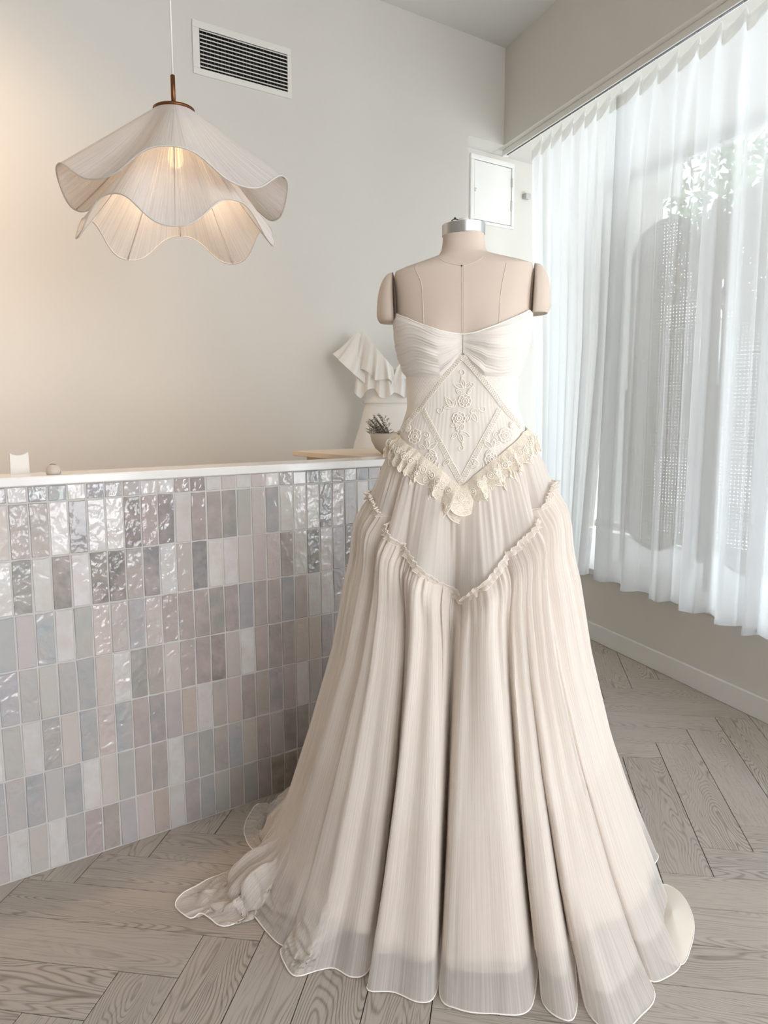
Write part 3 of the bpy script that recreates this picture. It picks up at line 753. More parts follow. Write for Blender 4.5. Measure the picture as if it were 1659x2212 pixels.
V, Fc = lathe([(0, -.0028), (.002, -.002), (.0028, 0), (.002, .002), (0, .0028)], LW(-.0205, -.002, 1.6535), 10); mk('hook_bead', V, Fc, M['blackmetal'], nc)
def on_torso(pix, off, per=8, r=.0009, name='seam', mat='seam', parent=form, sides=5):
    q = cr_spline([hit(*p_) for p_ in pix], per); pts = TP(q[:, 0], q[:, 1], off)
    V, Fc = tube(pts, r, sides); return mk(name, V, Fc, M[mat], parent)
on_torso([(998, 572), (998, 620), (998, 680), (998, 730)], .0004)
on_torso([(1001.5, 572), (1001.5, 620), (1001.5, 680), (1001.5, 730)], .0002)
on_torso([(899, 572), (905, 605), (910, 650), (912, 700)], .0004); on_torso([(1097, 567), (1090, 602), (1083, 650), (1081, 698)], .0004)
on_torso([(948, 556), (965, 566), (985, 571), (998, 572), (1012, 570), (1032, 562), (1045, 552)], .0003)
pn = hit(997, 573); V, Fc = lathe([(0, -.002), (.0018, -.001), (.002, .0005), (0, .002)], TP(pn[0], pn[1], .001), 10); mk('pin_head', V, Fc, M['blackmetal'], form)
V, Fc = tube([O+W3(0, 0, z) for z in (.02, .5, .9)], .016, 16); mk('stand_pole', V, Fc, M['steel'], form)
V, Fc = lathe([(0, 0), (.17, 0), (.175, .006), (.16, .016), (.03, .03), (0, .03)], O, 40); mk('stand_base', V, Fc, M['blackmetal'], form)

#DRESS
# ------------------------------------------------------------------ the gown
dress = empty('wedding_gown', O, 'ivory strapless gown with lace pointed waist and long tiered chiffon skirt', 'dress')
# ---- bodice curves in (phi, z)
neck_px = [(857, 678), (880, 687), (915, 702), (950, 714), (980, 720), (1000, 722), (1030, 717), (1070, 703), (1105, 688), (1142, 670)]
nk = np.array([hit(*p_) for p_ in neck_px]); 
nk = np.vstack([[-np.pi, 1.34], [-2.4, 1.36], [-1.8, 1.40], nk[np.abs(nk[:, 0]) < 1.5], [1.8, 1.41], [2.4, 1.36], [np.pi, 1.34]])
def neck_z(phi): return np.interp(phi, nk[:, 0], nk[:, 1])
apex = hit(998, 766)
bl = np.array([hit(*p_) for p_ in [(872, 812), (900, 814), (930, 815), (952, 813), (975, 790), (998, 764), (1020, 788), (1045, 812), (1075, 813), (1112, 812)]])
bl = np.vstack([[-np.pi, 1.27], bl, [np.pi, 1.27]])
def cupbot_z(phi): return np.interp(phi, bl[:, 0], bl[:, 1])
vp = [(838, 948), (866, 945), (900, 975), (935, 1003), (965, 1028), (996, 1056), (1025, 1030), (1058, 1002), (1095, 972), (1128, 938), (1152, 932)]
vq = np.array([hit(*p_) for p_ in vp[1:-1]])
vq = np.vstack([[-np.pi, 1.16], [-1.9, 1.15], vq, [1.9, 1.15], [np.pi, 1.16]])
def vee_z(phi): return np.interp(phi, vq[:, 0], vq[:, 1])
# base bodice from V edge to neckline
nu, nv = 220, 70
phs = np.linspace(-np.pi, np.pi, nu); vv = np.linspace(0, 1, nv)
zz = vee_z(phs)[:, None]*(1-vv)+(neck_z(phs)-.004)[:, None]*vv
# split: centre panel (diamond region) and net side panels
def panel(name, mat, pa, pb, zlo, zhi, off, n=80, m=60, bump=None, uvs=(1., 1.)):
    p_ = np.linspace(pa, pb, n); v_ = np.linspace(0, 1, m)
    Z = zlo(p_)[:, None]*(1-v_)+zhi(p_)[:, None]*v_
    Pm = np.broadcast_to(p_[:, None], Z.shape); of = off if bump is None else off+bump(p_[:, None], v_[None, :], Z)
    X = TP(Pm, Z, of); V, qd = grid(X)
    UV = np.stack([Pm*.13*uvs[0], Z*uvs[1]], -1).reshape(-1, 2)
    return mk(name, V, qd, M[mat], dress, True, UV)
out_pts = np.array([hit(*p_) for p_ in [(846, 945), (863, 925), (890, 893), (915, 862), (940, 832), (970, 796), (998, 766), (1026, 794), (1056, 828), (1080, 860), (1104, 890), (1128, 918), (1140, 935)]])
out_pts = np.vstack([[-np.pi, 1.16], out_pts, [np.pi, 1.16]])
def outer_z(phi): return np.maximum(np.interp(phi, out_pts[:, 0], out_pts[:, 1]), vee_z(phi)+.0005)
pleat = lambda p_, v_, Z: .0003*np.sin(p_*95+.6*np.sin(p_*23))*np.sin(np.pi*np.clip(v_, 0, 1))**.3
panel('centre_panel', 'bodice', -1.5, 1.5, vee_z, outer_z, .0040, 260, 60, pleat, (1., .05))
panel('net_panel', 'net', -np.pi, -.02, outer_z, lambda p_: np.maximum(cupbot_z(p_)+.006, outer_z(p_)+.001), .0046, 160, 40)
panel('net_panel', 'net', .02, np.pi, outer_z, lambda p_: np.maximum(cupbot_z(p_)+.006, outer_z(p_)+.001), .0046, 160, 40)
# pleated cups
def cupbump(seed, sgn):
    r = np.random.default_rng(seed); k = 9
    edges = np.sort(r.uniform(0, 1, k)); 
    def f(p_, v_, Z):
        ap = np.abs(p_); vv_ = v_+.05*np.sin(ap*3+seed)+.03*np.sin(ap*7.3+seed*2)
        y = .0016*np.sin(vv_*2*np.pi*6.5+.8*np.sin(ap*2.1))+.0010*np.sin(vv_*2*np.pi*11.3+1.3+1.2*np.sin(ap*3.3+seed))
        y = np.abs(y)*.8*np.clip(ap/.15, .25, 1)
        gather = -.010*np.exp(-(ap/.07)**2)
        fan = .0035*np.exp(-((ap-.28)/.2)**2)*np.sin(vv_*2*np.pi*3.2+.6)
        env = np.clip(np.minimum(v_, 1-v_)*14, 0, 1)
        return (y+fan)*env + gather*.6 + .0035*env
    return f
panel('bodice_cup', 'cup', -np.pi, -.004, lambda p_: cupbot_z(p_), neck_z, .0055, 240, 130, cupbump(3, -1), (.4, 1.))
panel('bodice_cup', 'cup', .004, np.pi, lambda p_: cupbot_z(p_), neck_z, .0055, 240, 130, cupbump(5, 1), (.4, 1.))
q = np.linspace(-np.pi, np.pi, 200); V, Fc = tube(TP(q, neck_z(q), .0065), .0016, 6); mk('neckline_piping', V, Fc, M['hem'], dress)
q = np.linspace(0, 1, 10); cz = neck_z(0)*(1-q)+apex[1]*q; V, Fc = tube(TP(0*q+apex[0]*q, cz, .0015), .0012, 5); mk('centre_gather_seam', V, Fc, M['seam'], dress)

# ladder trims: two cords with looped rungs between
def ladder(pix, width=.012, name='ladder_trim'):
    q = cr_spline([hit(*p_) for p_ in pix], 10); pts = TP(q[:, 0], q[:, 1], .0062); pts, L = resample(pts, max(24, int(np.linalg.norm(np.diff(pts, axis=0), axis=1).sum()/.0016)))
    o2 = TP(q[:, 0], q[:, 1], .02); o2, _ = resample(o2, len(pts)); nrm = o2-pts; nrm /= np.linalg.norm(nrm, axis=1, keepdims=True)
    tg = np.gradient(pts, axis=0); tg /= np.linalg.norm(tg, axis=1, keepdims=True); sd = np.cross(tg, nrm)
    mb = MB()
    for s_ in (-.5, .5):
        V, Fc = tube(pts+sd*width*s_, .0009, 5); mb.add(V, Fc)
    a = np.arange(len(pts)*3)/3.; i0 = np.clip(a.astype(int), 0, len(pts)-1)
    z_ = np.stack([np.interp(a, np.arange(len(pts)), pts[:, k]) for k in range(3)], 1)
    w_ = np.sin(a*2*np.pi/3.4); V, Fc = tube(z_+sd[i0]*(width*.40*w_)[:, None]+nrm[i0]*(.0008+.0008*np.cos(a*2*np.pi/3.4))[:, None], .0007, 4); mb.add(V, Fc)
    return mb.build(name, M['thread'], dress, True)
ladder([(998, 772), (970, 801), (943, 834), (918, 866), (892, 899), (868, 930)]); ladder([(998, 772), (1026, 799), (1053, 832), (1077, 864), (1101, 894), (1126, 922)])
ladder([(914, 884), (933, 923), (955, 965), (977, 1007), (996, 1040)]); ladder([(1079, 883), (1060, 922), (1038, 963), (1015, 1005), (996, 1040)])

# embroidery: looped flowers, leaves and scrolls lying on the panel
def surf_px(x, y, off): ph_, z_ = hit(x, y); return TP(ph_, z_, off)
def frame_px(x, y):
    c = surf_px(x, y, .0058); ex = surf_px(x+2, y, .0058)-c; ez = surf_px(x, y-2, .0058)-c
    ex /= np.linalg.norm(ex); ez -= ex*(ex@ez); ez /= np.linalg.norm(ez); return c, ex, ez, np.cross(ex, ez)
PXM = 1/905.
def flower(x, y, rpx, name='flower_applique', petals=8, lift=.0):
    c, ex, ez, nn = frame_px(x, y); 
    if nn@(CAM-c) < 0: nn = -nn
    c = c+nn*lift; r = rpx*PXM; mb = MB()
    a = np.linspace(0, 2*np.pi, 96, endpoint=False); rr = r*(.86+.14*np.abs(np.cos(a*petals/2)))
    pt = lambda rad, ang, h: c+ex*(rad*np.cos(ang))[..., None]+ez*(rad*np.sin(ang))[..., None]+nn*np.asarray(h)[..., None] if np.ndim(h) else c+(rad*np.cos(ang))[..., None]*ex+(rad*np.sin(ang))[..., None]*ez+nn*h
    V, Fc = tube(pt(rr, a, .0012), .0011, 5, True); mb.add(V, Fc)
    V, Fc = tube(pt(0*a+r*.52, a, .0016), .0010, 5, True); mb.add(V, Fc)
    V, Fc = tube(pt(0*a+r*.26, a, .0022), .0012, 5, True); mb.add(V, Fc)
    for k in range(petals):
        an = np.array([2*np.pi*(k+.5)/petals]*3); V, Fc = tube(pt(np.array([.52, .7, .84])*r, an, .0013), .0008, 4); mb.add(V, Fc)
    return mb.build(name, M['thread'], dress, True)
def leaf(x0, y0, x1, y1, w=.42, name='leaf_applique', lift=0.):
    c, ex, ez, nn = frame_px(.5*(x0+x1), .5*(y0+y1))
    if nn@(CAM-c) < 0: nn = -nn
    p0, p1 = surf_px(x0, y0, .0062)+nn*lift, surf_px(x1, y1, .0062)+nn*lift; d = p1-p0; L = np.linalg.norm(d); d /= L; sd = np.cross(nn, d)
    t_ = np.linspace(0, 1, 14); ww = w*L*.5*np.sin(np.pi*t_**.85)
    mid = p0+np.outer(t_*L, d); A, B = mid+sd*ww[:, None], mid-sd*ww[:, None]
    mb = MB(); V, Fc = tube(np.vstack([A, B[::-1][1:-1]]), .0009, 5, True); mb.add(V, Fc)
    V, Fc = tube(mid[:10]+nn*.0004, .0006, 4); mb.add(V, Fc)
    return mb.build(name, M['thread'], dress, True)
def scroll(x, y, r, a0, turns, sgn, tail, name='scroll_applique'):
    a = np.linspace(0, turns*2*np.pi, 26); rad = r*(1-.72*a/a[-1]); px_ = [(x+rr*math.cos(a0+sgn*aa), y+rr*math.sin(a0+sgn*aa)) for rr, aa in zip(rad, a)]
    q = [surf_px(*tail, .0062)]+[surf_px(u, v, .0062) for u, v in px_]
    q = cr_spline(q, 3); V, Fc = tube(q, .0009, 5); return mk(name, V, Fc, M['thread'], dress)
flower(1004, 866, 14); flower(991, 904, 14)
for l in [(1003, 838, 997, 816), (1002, 838, 979, 829), (1004, 838, 1017, 824), (998, 851, 985, 842), (1010, 850, 1018, 842), (979, 880, 962, 858), (980, 880, 983, 862), (978, 878, 958, 880), (1016, 890, 1032, 884), (1018, 892, 1032, 912), (1014, 893, 1010, 912), (1006, 880, 1018, 868),
          (988, 934, 975, 948), (990, 932, 986, 919), (994, 933, 1016, 945), (992, 936, 1000, 958), (994, 931, 1003, 916)]: leaf(*l)
scroll(997, 804, 8, 1.6, 1.1, -1, (1001, 830)); scroll(950, 886, 8, -.4, 1.2, 1, (966, 880)); scroll(1043, 883, 8, 3.4, 1.2, -1, (1030, 886)); scroll(1019, 830, 5, 1., 1., -1, (1012, 842)); scroll(979, 920, 6, .4, 1.1, -1, (985, 912)); scroll(995, 968, 7, -1.2, 1.2, 1, (999, 952))
for x, y, r in [(897, 943, 16), (1092, 941, 16), (931, 991, 14), (1061, 992, 14), (883, 926, 8), (1106, 919, 8)]: flower(x, y, r, lift=.0012)
for l in [(925, 970, 924, 950), (926, 970, 945, 956), (928, 972, 944, 985), (958, 1006, 972, 992), (905, 962, 920, 970), (1063, 968, 1044, 952), (1065, 968, 1066, 948), (1062, 972, 1048, 984), (1034, 1006, 1018, 990), (1032, 1008, 1016, 1008), (1080, 955, 1066, 964)]: leaf(*l, lift=.002)
scroll(921, 939, 7, .6, 1.2, -1, (916, 952)); scroll(1072, 938, 7, 2.6, 1.2, 1, (1076, 952)); scroll(940, 1010, 7, .3, 1.2, 1, (948, 1000)); scroll(1052, 1010, 7, 2.8, 1.2, -1, (1044, 1000))

# ---- skirt shape
CZ = np.array([0., .2, .4, .6, .777, .9, 1.0, 1.06, 1.10, 1.17])
CA = np.array([.500, .427, .365, .314, .283, .250, .217, .196, .178, .152])
CF = np.array([.480, .412, .345, .275, .205, .160, .133, .122, .113, .102])
CB = np.array([.60, .50, .41, .32, .25, .20, .165, .145, .13, .112])
def cone(phi, z):
    a = np.interp(z, CZ, CA); bf = np.interp(z, CZ, CF); bb = np.interp(z, CZ, CB)
    c, s = np.cos(phi), np.sin(phi); return a*s, -np.where(c > 0, bf, bb)*c
def loc2(P): P = np.asarray(P)-O; return np.stack([P@EX, P@EY], -1)
def phi_of(x, y): return np.arctan2(x, -y)
# hem outline on the floor, walked from the back, over the left side, to the front and round to the back again
def pol(deg, r): a = math.radians(deg); return (r*math.sin(a), -r*math.cos(a))
hp = [pol(180, .66), pol(-168, .57), pol(-158, .66), pol(-148, .56), pol(-139, .66)]
px_hem = [(600, 1742), (556, 1742), (528, 1788), (541, 1832), (590, 1858), (628, 1842), (585, 1868), (520, 1876), (447, 1906), (384, 1946), (386, 1972), (412, 1988), (432, 1978), (452, 1990), (486, 2004), (532, 1986), (540, 1972), (600, 2040), (655, 2052),
          (609, 2050), (613, 2082), (638, 2112), (690, 2098), (722, 2094), (760, 2113), (796, 2098), (826, 2010), (800, 2112), (796, 2142), (850, 2146), (908, 2168), (942, 2146), (958, 2030), (950, 2150), (988, 2182), (1060, 2192), (1146, 2180), (1164, 2050), (1172, 2165), (1225, 2208), (1246, 2176), (1243, 2070),
          (1268, 2185), (1330, 2236), (1382, 2200), (1414, 2150), (1374, 2070), (1402, 2120), (1436, 2116), (1470, 2082), (1440, 2010), (1447, 1955), (1425, 1905)]
hp += [tuple(loc2(at_z(*p_))) for p_ in px_hem]
hp += [pol(92, .50), pol(101, .55), pol(109, .50), pol(119, .58), pol(130, .53), pol(142, .62), pol(152, .56), pol(165, .65), pol(173, .60)]
NS, NW = 1500, 150
hem = cr_spline(np.array(hp), 14, True); hem, HL = resample(hem, NS, True)
th = np.unwrap(phi_of(hem[:, 0], hem[:, 1])); th0 = th.copy()
lin_ = np.linspace(0, 2*np.pi, NS, endpoint=False); dev = th-lin_
phi0 = lin_+smooth1(dev, 121, 3)
phi0 = np.maximum.accumulate(phi0+np.arange(NS)*1e-6)
phi0 = np.unwrap(phi0); off2 = np.round(np.mean(phi0)/(2*np.pi))*2*np.pi; phi0 = phi0-off2
wrap = lambda p_: (p_+np.pi) % (2*np.pi)-np.pi
# chevron seam between the two tiers
sp = [(-np.pi, 1.0), (-1.75, 1.0), (-1.35, .995), (-1.1, .975), (-.85, .945), (-.67, .912), (-.35, .850), (0, .758), (.35, .852), (.67, .915), (.85, .948), (1.1, .985), (1.35, 1.005), (1.75, 1.01), (np.pi, 1.0)]
def seam_z(phi): return np.interp(wrap(phi), [a for a, _ in sp], [b_ for _, b_ in sp])
# folds of the upper tier: ridge (+) and valley (-) positions in phi
def fold(phi, lst):
    y = np.zeros_like(phi)
    for c_, w_, h_ in lst:
        d_ = wrap(phi-c_); y = y+h_*np.exp(-(d_/w_)**2)
    return y
UF = [(-.06, .12, -.072), (.17, .06, .010), (-.30, .07, .010), (-.34, .12, .012), (-.66, .10, .014), (-.87, .05, -.050), (.26, .10, .010), (.70, .10, .010), (.88, .05, -.040), (-1.5, .1, .01), (1.55, .12, .01), (.42, .03, -.010), (-.55, .035, -.012), (-.2, .03, .006), (.14, .03, -.008)]
def seam_pt(phi, extra=0.):
    z = seam_z(phi); x, y = cone(phi, z); r = np.hypot(x, y); f = 1+(fold(phi, UF)+extra)/r
    return x*f, y*f, z
# upper tier
nu, nv = 900, 60
ph_ = np.linspace(-np.pi, np.pi, nu, endpoint=False); P = np.zeros((nu, nv, 3)); UV = np.zeros((nu, nv, 2))
zt_ = vee_z(ph_); zs_ = seam_z(ph_); xt, yt = torso(ph_, zt_, .006)
g1 = fbm1(nu, [70, 83, 97, 113], 3); g2 = fbm1(nu, [29, 37, 47], 4)
for j, v in enumerate(np.linspace(0, 1, nv)):
    z = zt_*(1-v)+zs_*v; cx_, cy_ = cone(ph_, z); mixv = min(1, v*2.4); mixv = mixv*mixv*(3-2*mixv)
    txx, tyy = torso(ph_, np.maximum(z, .83), .007)
    x = txx*(1-mixv)+cx_*mixv; y = tyy*(1-mixv)+cy_*mixv
    rr = np.hypot(cx_, cy_); rt_ = np.hypot(txx, tyy)
    r = np.hypot(x, y); r = np.maximum(r, rt_+.002) if v < 1 else r
    d_ = fold(ph_, UF)*v**1.4 + (g1*.0022+g2*.0035)*np.sin(np.pi*min(1, v*1.0))**.5*(1-.4*v)
    rn = np.maximum(r+d_, rt_*.98+.004)
    k_ = rn/np.hypot(x, y); P[:, j] = LW(x*k_, y*k_, z); UV[:, j, 0] = ph_*.33; UV[:, j, 1] = v*.4
V, qd = grid(P, True); mk('upper_skirt_tier', V, qd, M['chiffon_top'], dress, True, UV.reshape(-1, 2))
V, qd = grid(P*1.0, True)
# lower tier
sx_, sy_, sz_ = seam_pt(phi0)
c0x, c0y = cone(phi0, np.zeros(NS)); csx, csy = cone(phi0, sz_)
Dt = np.stack([sx_-csx, sy_-csy], 1); Db = hem-np.stack([c0x, c0y], 1)
mag = smooth1(np.maximum(0, np.hypot(hem[:, 0], hem[:, 1])-np.hypot(c0x, c0y)), 25, 2)
pw_ = 1.05+np.clip(mag-.02, 0, .4)*30
g1 = fbm1(NS, [90, 107, 131, 151, 173], 13); g2 = fbm1(NS, [31, 43, 53], 14); g3 = fbm1(NS, [61, 73], 15)
rv = np.random.default_rng(21); tt_ = np.arange(NS)/NS; g4 = np.zeros(NS)
for c_ in (np.arange(46)+rv.uniform(-.32, .32, 46))/46:                      # creases running down from the gathering
    dd_ = (tt_-c_+.5) % 1-.5; wd_ = rv.uniform(.0028, .0065); hh_ = rv.uniform(.25, 1.)
    g4 += -hh_*np.exp(-(dd_/wd_)**2)+.35*hh_*np.exp(-((dd_-1.9*wd_*rv.choice([-1, 1]))/(wd_*1.3))**2)
wl = np.linspace(0, 1, NW)**.92
def lower(wl, inset=0., ):
    P = np.zeros((NS, len(wl), 3))
    for j, w in enumerate(wl):
        z = sz_*(1-w); cx_, cy_ = cone(phi0, z)
        g = w**pw_
        X = cx_+Dt[:, 0]*(1-w)**1.6+Db[:, 0]*g; Y = cy_+Dt[:, 1]*(1-w)**1.6+Db[:, 1]*g
        rr = np.hypot(cx_, cy_); nx, ny = cx_/rr, cy_/rr
        fine = g1*.0060*math.exp(-w/.10)*min(1, w*40)+g2*.0042*math.sin(math.pi*min(1, w+.12))*(1-.5*w)+g4*.0145*min(1, w*9)*math.exp(-(max(0, w-.12)/.42)**2)+g3*.0010*math.exp(-((w-.35)/.3)**2)+.016*math.exp(-((w-.06)/.07)**2)*min(1, w*20)
        fine = fine-inset
        z2 = z+.0015+ (np.clip(mag, 0, .25)*np.where(hem[:, 0] > 0, .05, .16)*(1+1.1*fbm1(NS, [37, 53, 71], 40))*math.exp(-((w-.90)/.07)**2))
        P[:, j] = LW(X+nx*fine, Y+ny*fine, z2)
    return P
def drape(P, UVs, iters=260, seed=3):
    """relax the tier as cloth: a little extra fabric, gravity, floor; stitching and hem outline stay put"""
    X = P.copy(); n, mrows = X.shape[:2]; r = np.random.default_rng(seed)
    tr = np.clip(mag[::2]/.10, 0, 1)*np.where(hem[::2, 0] > 0, .22, 1)                                   # where the train lies on the floor
    ext = 1.012+.05*tr[:, None]*np.clip((wl[None, :]-.45)/.4, 0, 1)
    Lh = np.linalg.norm(np.roll(X, -1, 0)-X, axis=2)*ext
    Lv = np.linalg.norm(X[:, 1:]-X[:, :-1], axis=2)*(1.002+.03*tr[:, None]*np.clip((wl[None, 1:]-.6)/.3, 0, 1))
    Ld = np.linalg.norm(np.roll(X, -1, 0)[:, 1:]-X[:, :-1], axis=2)*1.01; Le = np.linalg.norm(np.roll(X, -1, 0)[:, :-1]-X[:, 1:], axis=2)*1.01
    Lb = np.linalg.norm(np.roll(X, -3, 0)-X, axis=2)
    wgt = np.ones((n, mrows, 1)); wgt[:, 0] = 0; wgt[:, -1] = 0
    X[:, 1:-1] += r.normal(0, .0006, X[:, 1:-1].shape); V_ = np.zeros_like(X)
    RN = P-O; RN[..., 2] = 0; RN /= np.linalg.norm(RN, axis=2, keepdims=True); lo = -.004-.02*tr[:, None]*np.clip((wl[None, :]-.75)/.2, 0, 1)*np.ones_like(Lh)
    idx = np.arange(n)
    for it in range(iters):
        V_ *= .90; V_[..., 2] -= .00003*wgt[..., 0]; V_ *= wgt; X0 = X.copy(); X = X+V_
        for par in (0, 1):
            a = idx[par::2]; b = (a+1) % n
            for (A, B, Lr, ka) in (((a, slice(None)), (b, slice(None)), Lh[a], .8), ((a, slice(None, -1)), (b, slice(1, None)), Ld[a], .25), ((a, slice(1, None)), (b, slice(None, -1)), Le[a], .25)):
                d = X[B]-X[A]; l = np.linalg.norm(d, axis=2, keepdims=True)+1e-9
                c = d*((l-Lr[..., None])/l)*.5*ka; X[A] += c*wgt[A]; X[B] -= c*wgt[B]
            A = (slice(None), slice(par, mrows-1, 2)); B = (slice(None), slice(par+1, mrows, 2)); kk = min(X[A].shape[1], X[B].shape[1])
            A = (slice(None), slice(par, par+2*kk-1, 2)); B = (slice(None), slice(par+1, par+2*kk, 2))
            d = X[B]-X[A]; l = np.linalg.norm(d, axis=2, keepdims=True)+1e-9
            c = d*((l-Lv[:, par:par+2*kk-1:2][..., None])/l)*.5; X[A] += c*wgt[A]; X[B] -= c*wgt[B]
        # the petticoat underneath holds the cloth out
        D_ = X-P; rad = (D_*RN).sum(2); X += RN*np.maximum(0, lo-rad)[..., None]
        X[..., 2] = np.maximum(X[..., 2], .0025)
        V_ = X-X0
    mk_ = tr[:, None]*np.clip((wl[None, :]-.5)/.3, 0, 1); mk_ = mk_*mk_*(3-2*mk_)
    return P+(X-P)*mk_[..., None]
P = lower(wl)
import time as _t
_t0 = _t.time(); PX = drape(P[::2], None); pass
full_ = np.zeros_like(P); full_[::2] = PX; full_[1::2] = .5*(PX+np.roll(PX, -1, 0)); P = full_
UV = np.zeros((NS, NW, 2)); UV[:, :, 0] = (np.arange(NS)/NS*HL)[:, None]; UV[:, :, 1] = wl[None, :]
V, qd = grid(P, True); mk('lower_skirt_tier', V, qd, M['chiffon'], dress, True, UV.reshape(-1, 2))
V, Fc = tube(P[:, -1]+W3(0, 0, .0012), .0016, 5, True); mk('rolled_hem', V, Fc, M['hem'], dress)
# opaque lining just inside, ending above the floor; a second sheer layer runs on under the train
trn = np.clip(smooth1(mag*np.where(hem[:, 0] > 0, .45, 1), 31)/.10, 0, 1)
def inner_layer(w0, wend, inset, rows, step):
    Pi = P[::step]; we = wend[::step]; out = np.zeros((len(Pi), rows, 3)); k = np.arange(len(Pi))
    for q_, f in enumerate(np.linspace(0, 1, rows)):
        wq = w0+(we-w0)*f; pos = np.interp(wq, wl, np.arange(NW)); a = np.clip(pos.astype(int), 0, NW-2); fr = (pos-a)[:, None]
        X = Pi[k, a]*(1-fr)+Pi[k, a+1]*fr
        rn = X-O; rn[:, 2] = 0; rn /= np.linalg.norm(rn, axis=1, keepdims=True)
        X = X-rn*inset*min(1, f*6+.1); X[:, 2] = np.maximum(X[:, 2]-inset*.3*f, .0015); out[:, q_] = X
    V, qd = grid(out, True); uv_ = np.zeros((len(Pi), rows, 2)); uv_[:, :, 0] = (k/len(Pi)*HL)[:, None]; uv_[:, :, 1] = np.linspace(w0, 1, rows)
    return V, qd, uv_.reshape(-1, 2)
V, qd, uv_ = inner_layer(0., .912-.11*trn, .009, 90, 2); mk('skirt_lining', V, qd, M['lining'], dress, True, uv_)
V, qd, uv_ = inner_layer(.62, .905+.075*trn, .0055, 50, 2); mk('sheer_underlayer', V, qd, M['chiffon'], dress, True, uv_)
# satin underskirt lying on the floor at the right
sp_px = [(1425, 1915), (1448, 1917), (1475, 1938), (1494, 1975), (1499, 2010), (1492, 2048), (1475, 2085), (1440, 2080), (1410, 2050), (1400, 1990), (1408, 1940)]
sq = cr_spline(np.array([at_z(*p_) for p_ in sp_px]), 8, True); cc = sq.mean(0); rows = []
for k, f in enumerate(np.linspace(1, 0, 14)):
    r_ = cc+(sq-cc)*f; hgt = .003+.022*(1-f)**.8+0*sq[:, 0]; rows.append(r_+np.stack([0*hgt, 0*hgt, hgt], 1))
V, qd = grid(np.stack(rows, 1), True); mk('satin_underskirt', V, qd, M['satin'], dress)
V, Fc = tube(sq+W3(0, 0, .003), .0014, 5, True); mk('satin_hem', V, Fc, M['hem'], dress)

# ---- ruffles
def ruffle(c, down, nrm, width, K, amp, seed, nv=7, scallop=0., lift=.004, closed=True, hang=0., flare=.4):
    """c, down, nrm: [n,3]; ripples grow away from the stitching"""
    n = len(c); r = np.random.default_rng(seed); s = np.arange(n)/n*2*np.pi
    phs_ = K*s+1.1*np.sin(K*.31*s+seed)+.7*np.sin(K*.17*s+2*seed)
    tg = np.gradient(c, axis=0); tg /= np.linalg.norm(tg, axis=1, keepdims=True)+1e-9
    P = np.zeros((n, nv, 3)); aa = 1+.35*np.sin(K*.23*s+seed*3)
    for j, v in enumerate(np.linspace(0, 1, nv)):
        wj = width*(1-scallop*(1-np.abs(np.sin(phs_*1.5)))*v)
        P[:, j] = c+down*(wj*v)[:, None]+nrm*(lift*min(1., .15+v*3)+amp*aa*v**.8*(flare+np.sin(phs_)))[:, None]+tg*(amp*.55*v*np.sin(2*phs_))[:, None]
        P[:, j, 2] -= hang*v*v
    return P
n = 3000
ph_ = np.linspace(-np.pi, np.pi, n, endpoint=False)
x, y, z = seam_pt(ph_, .007); C_ = LW(x, y, z); nr = np.stack([x, y, 0*x], 1); nr /= np.linalg.norm(nr, axis=1, keepdims=True); nr = nr@np.stack([EX, EY, [0, 0, 1]])
tg = np.gradient(C_, axis=0); tg /= np.linalg.norm(tg, axis=1, keepdims=True); dn = np.cross(tg, nr); dn *= -np.sign(dn[:, 2:3])
for sg_, seed in ((1, 4), (-1, 9)):
    R_ = ruffle(C_, dn*sg_, nr, .0095, 128, .0042, seed, 5, 0., .003); UVr = np.zeros((n, 5, 2)); UVr[:, :, 0] = (np.arange(n)/n*2.2)[:, None]; UVr[:, :, 1] = np.linspace(0, .01, 5)
    V, qd = grid(R_, True); mk('seam_ruffle', V, qd, M['ruffle'], dress, True, UVr.reshape(-1, 2))
    V, Fc = tube(R_[:, -1], .0007, 4, True); mk('ruffle_edging', V, Fc, M['hem'], dress)
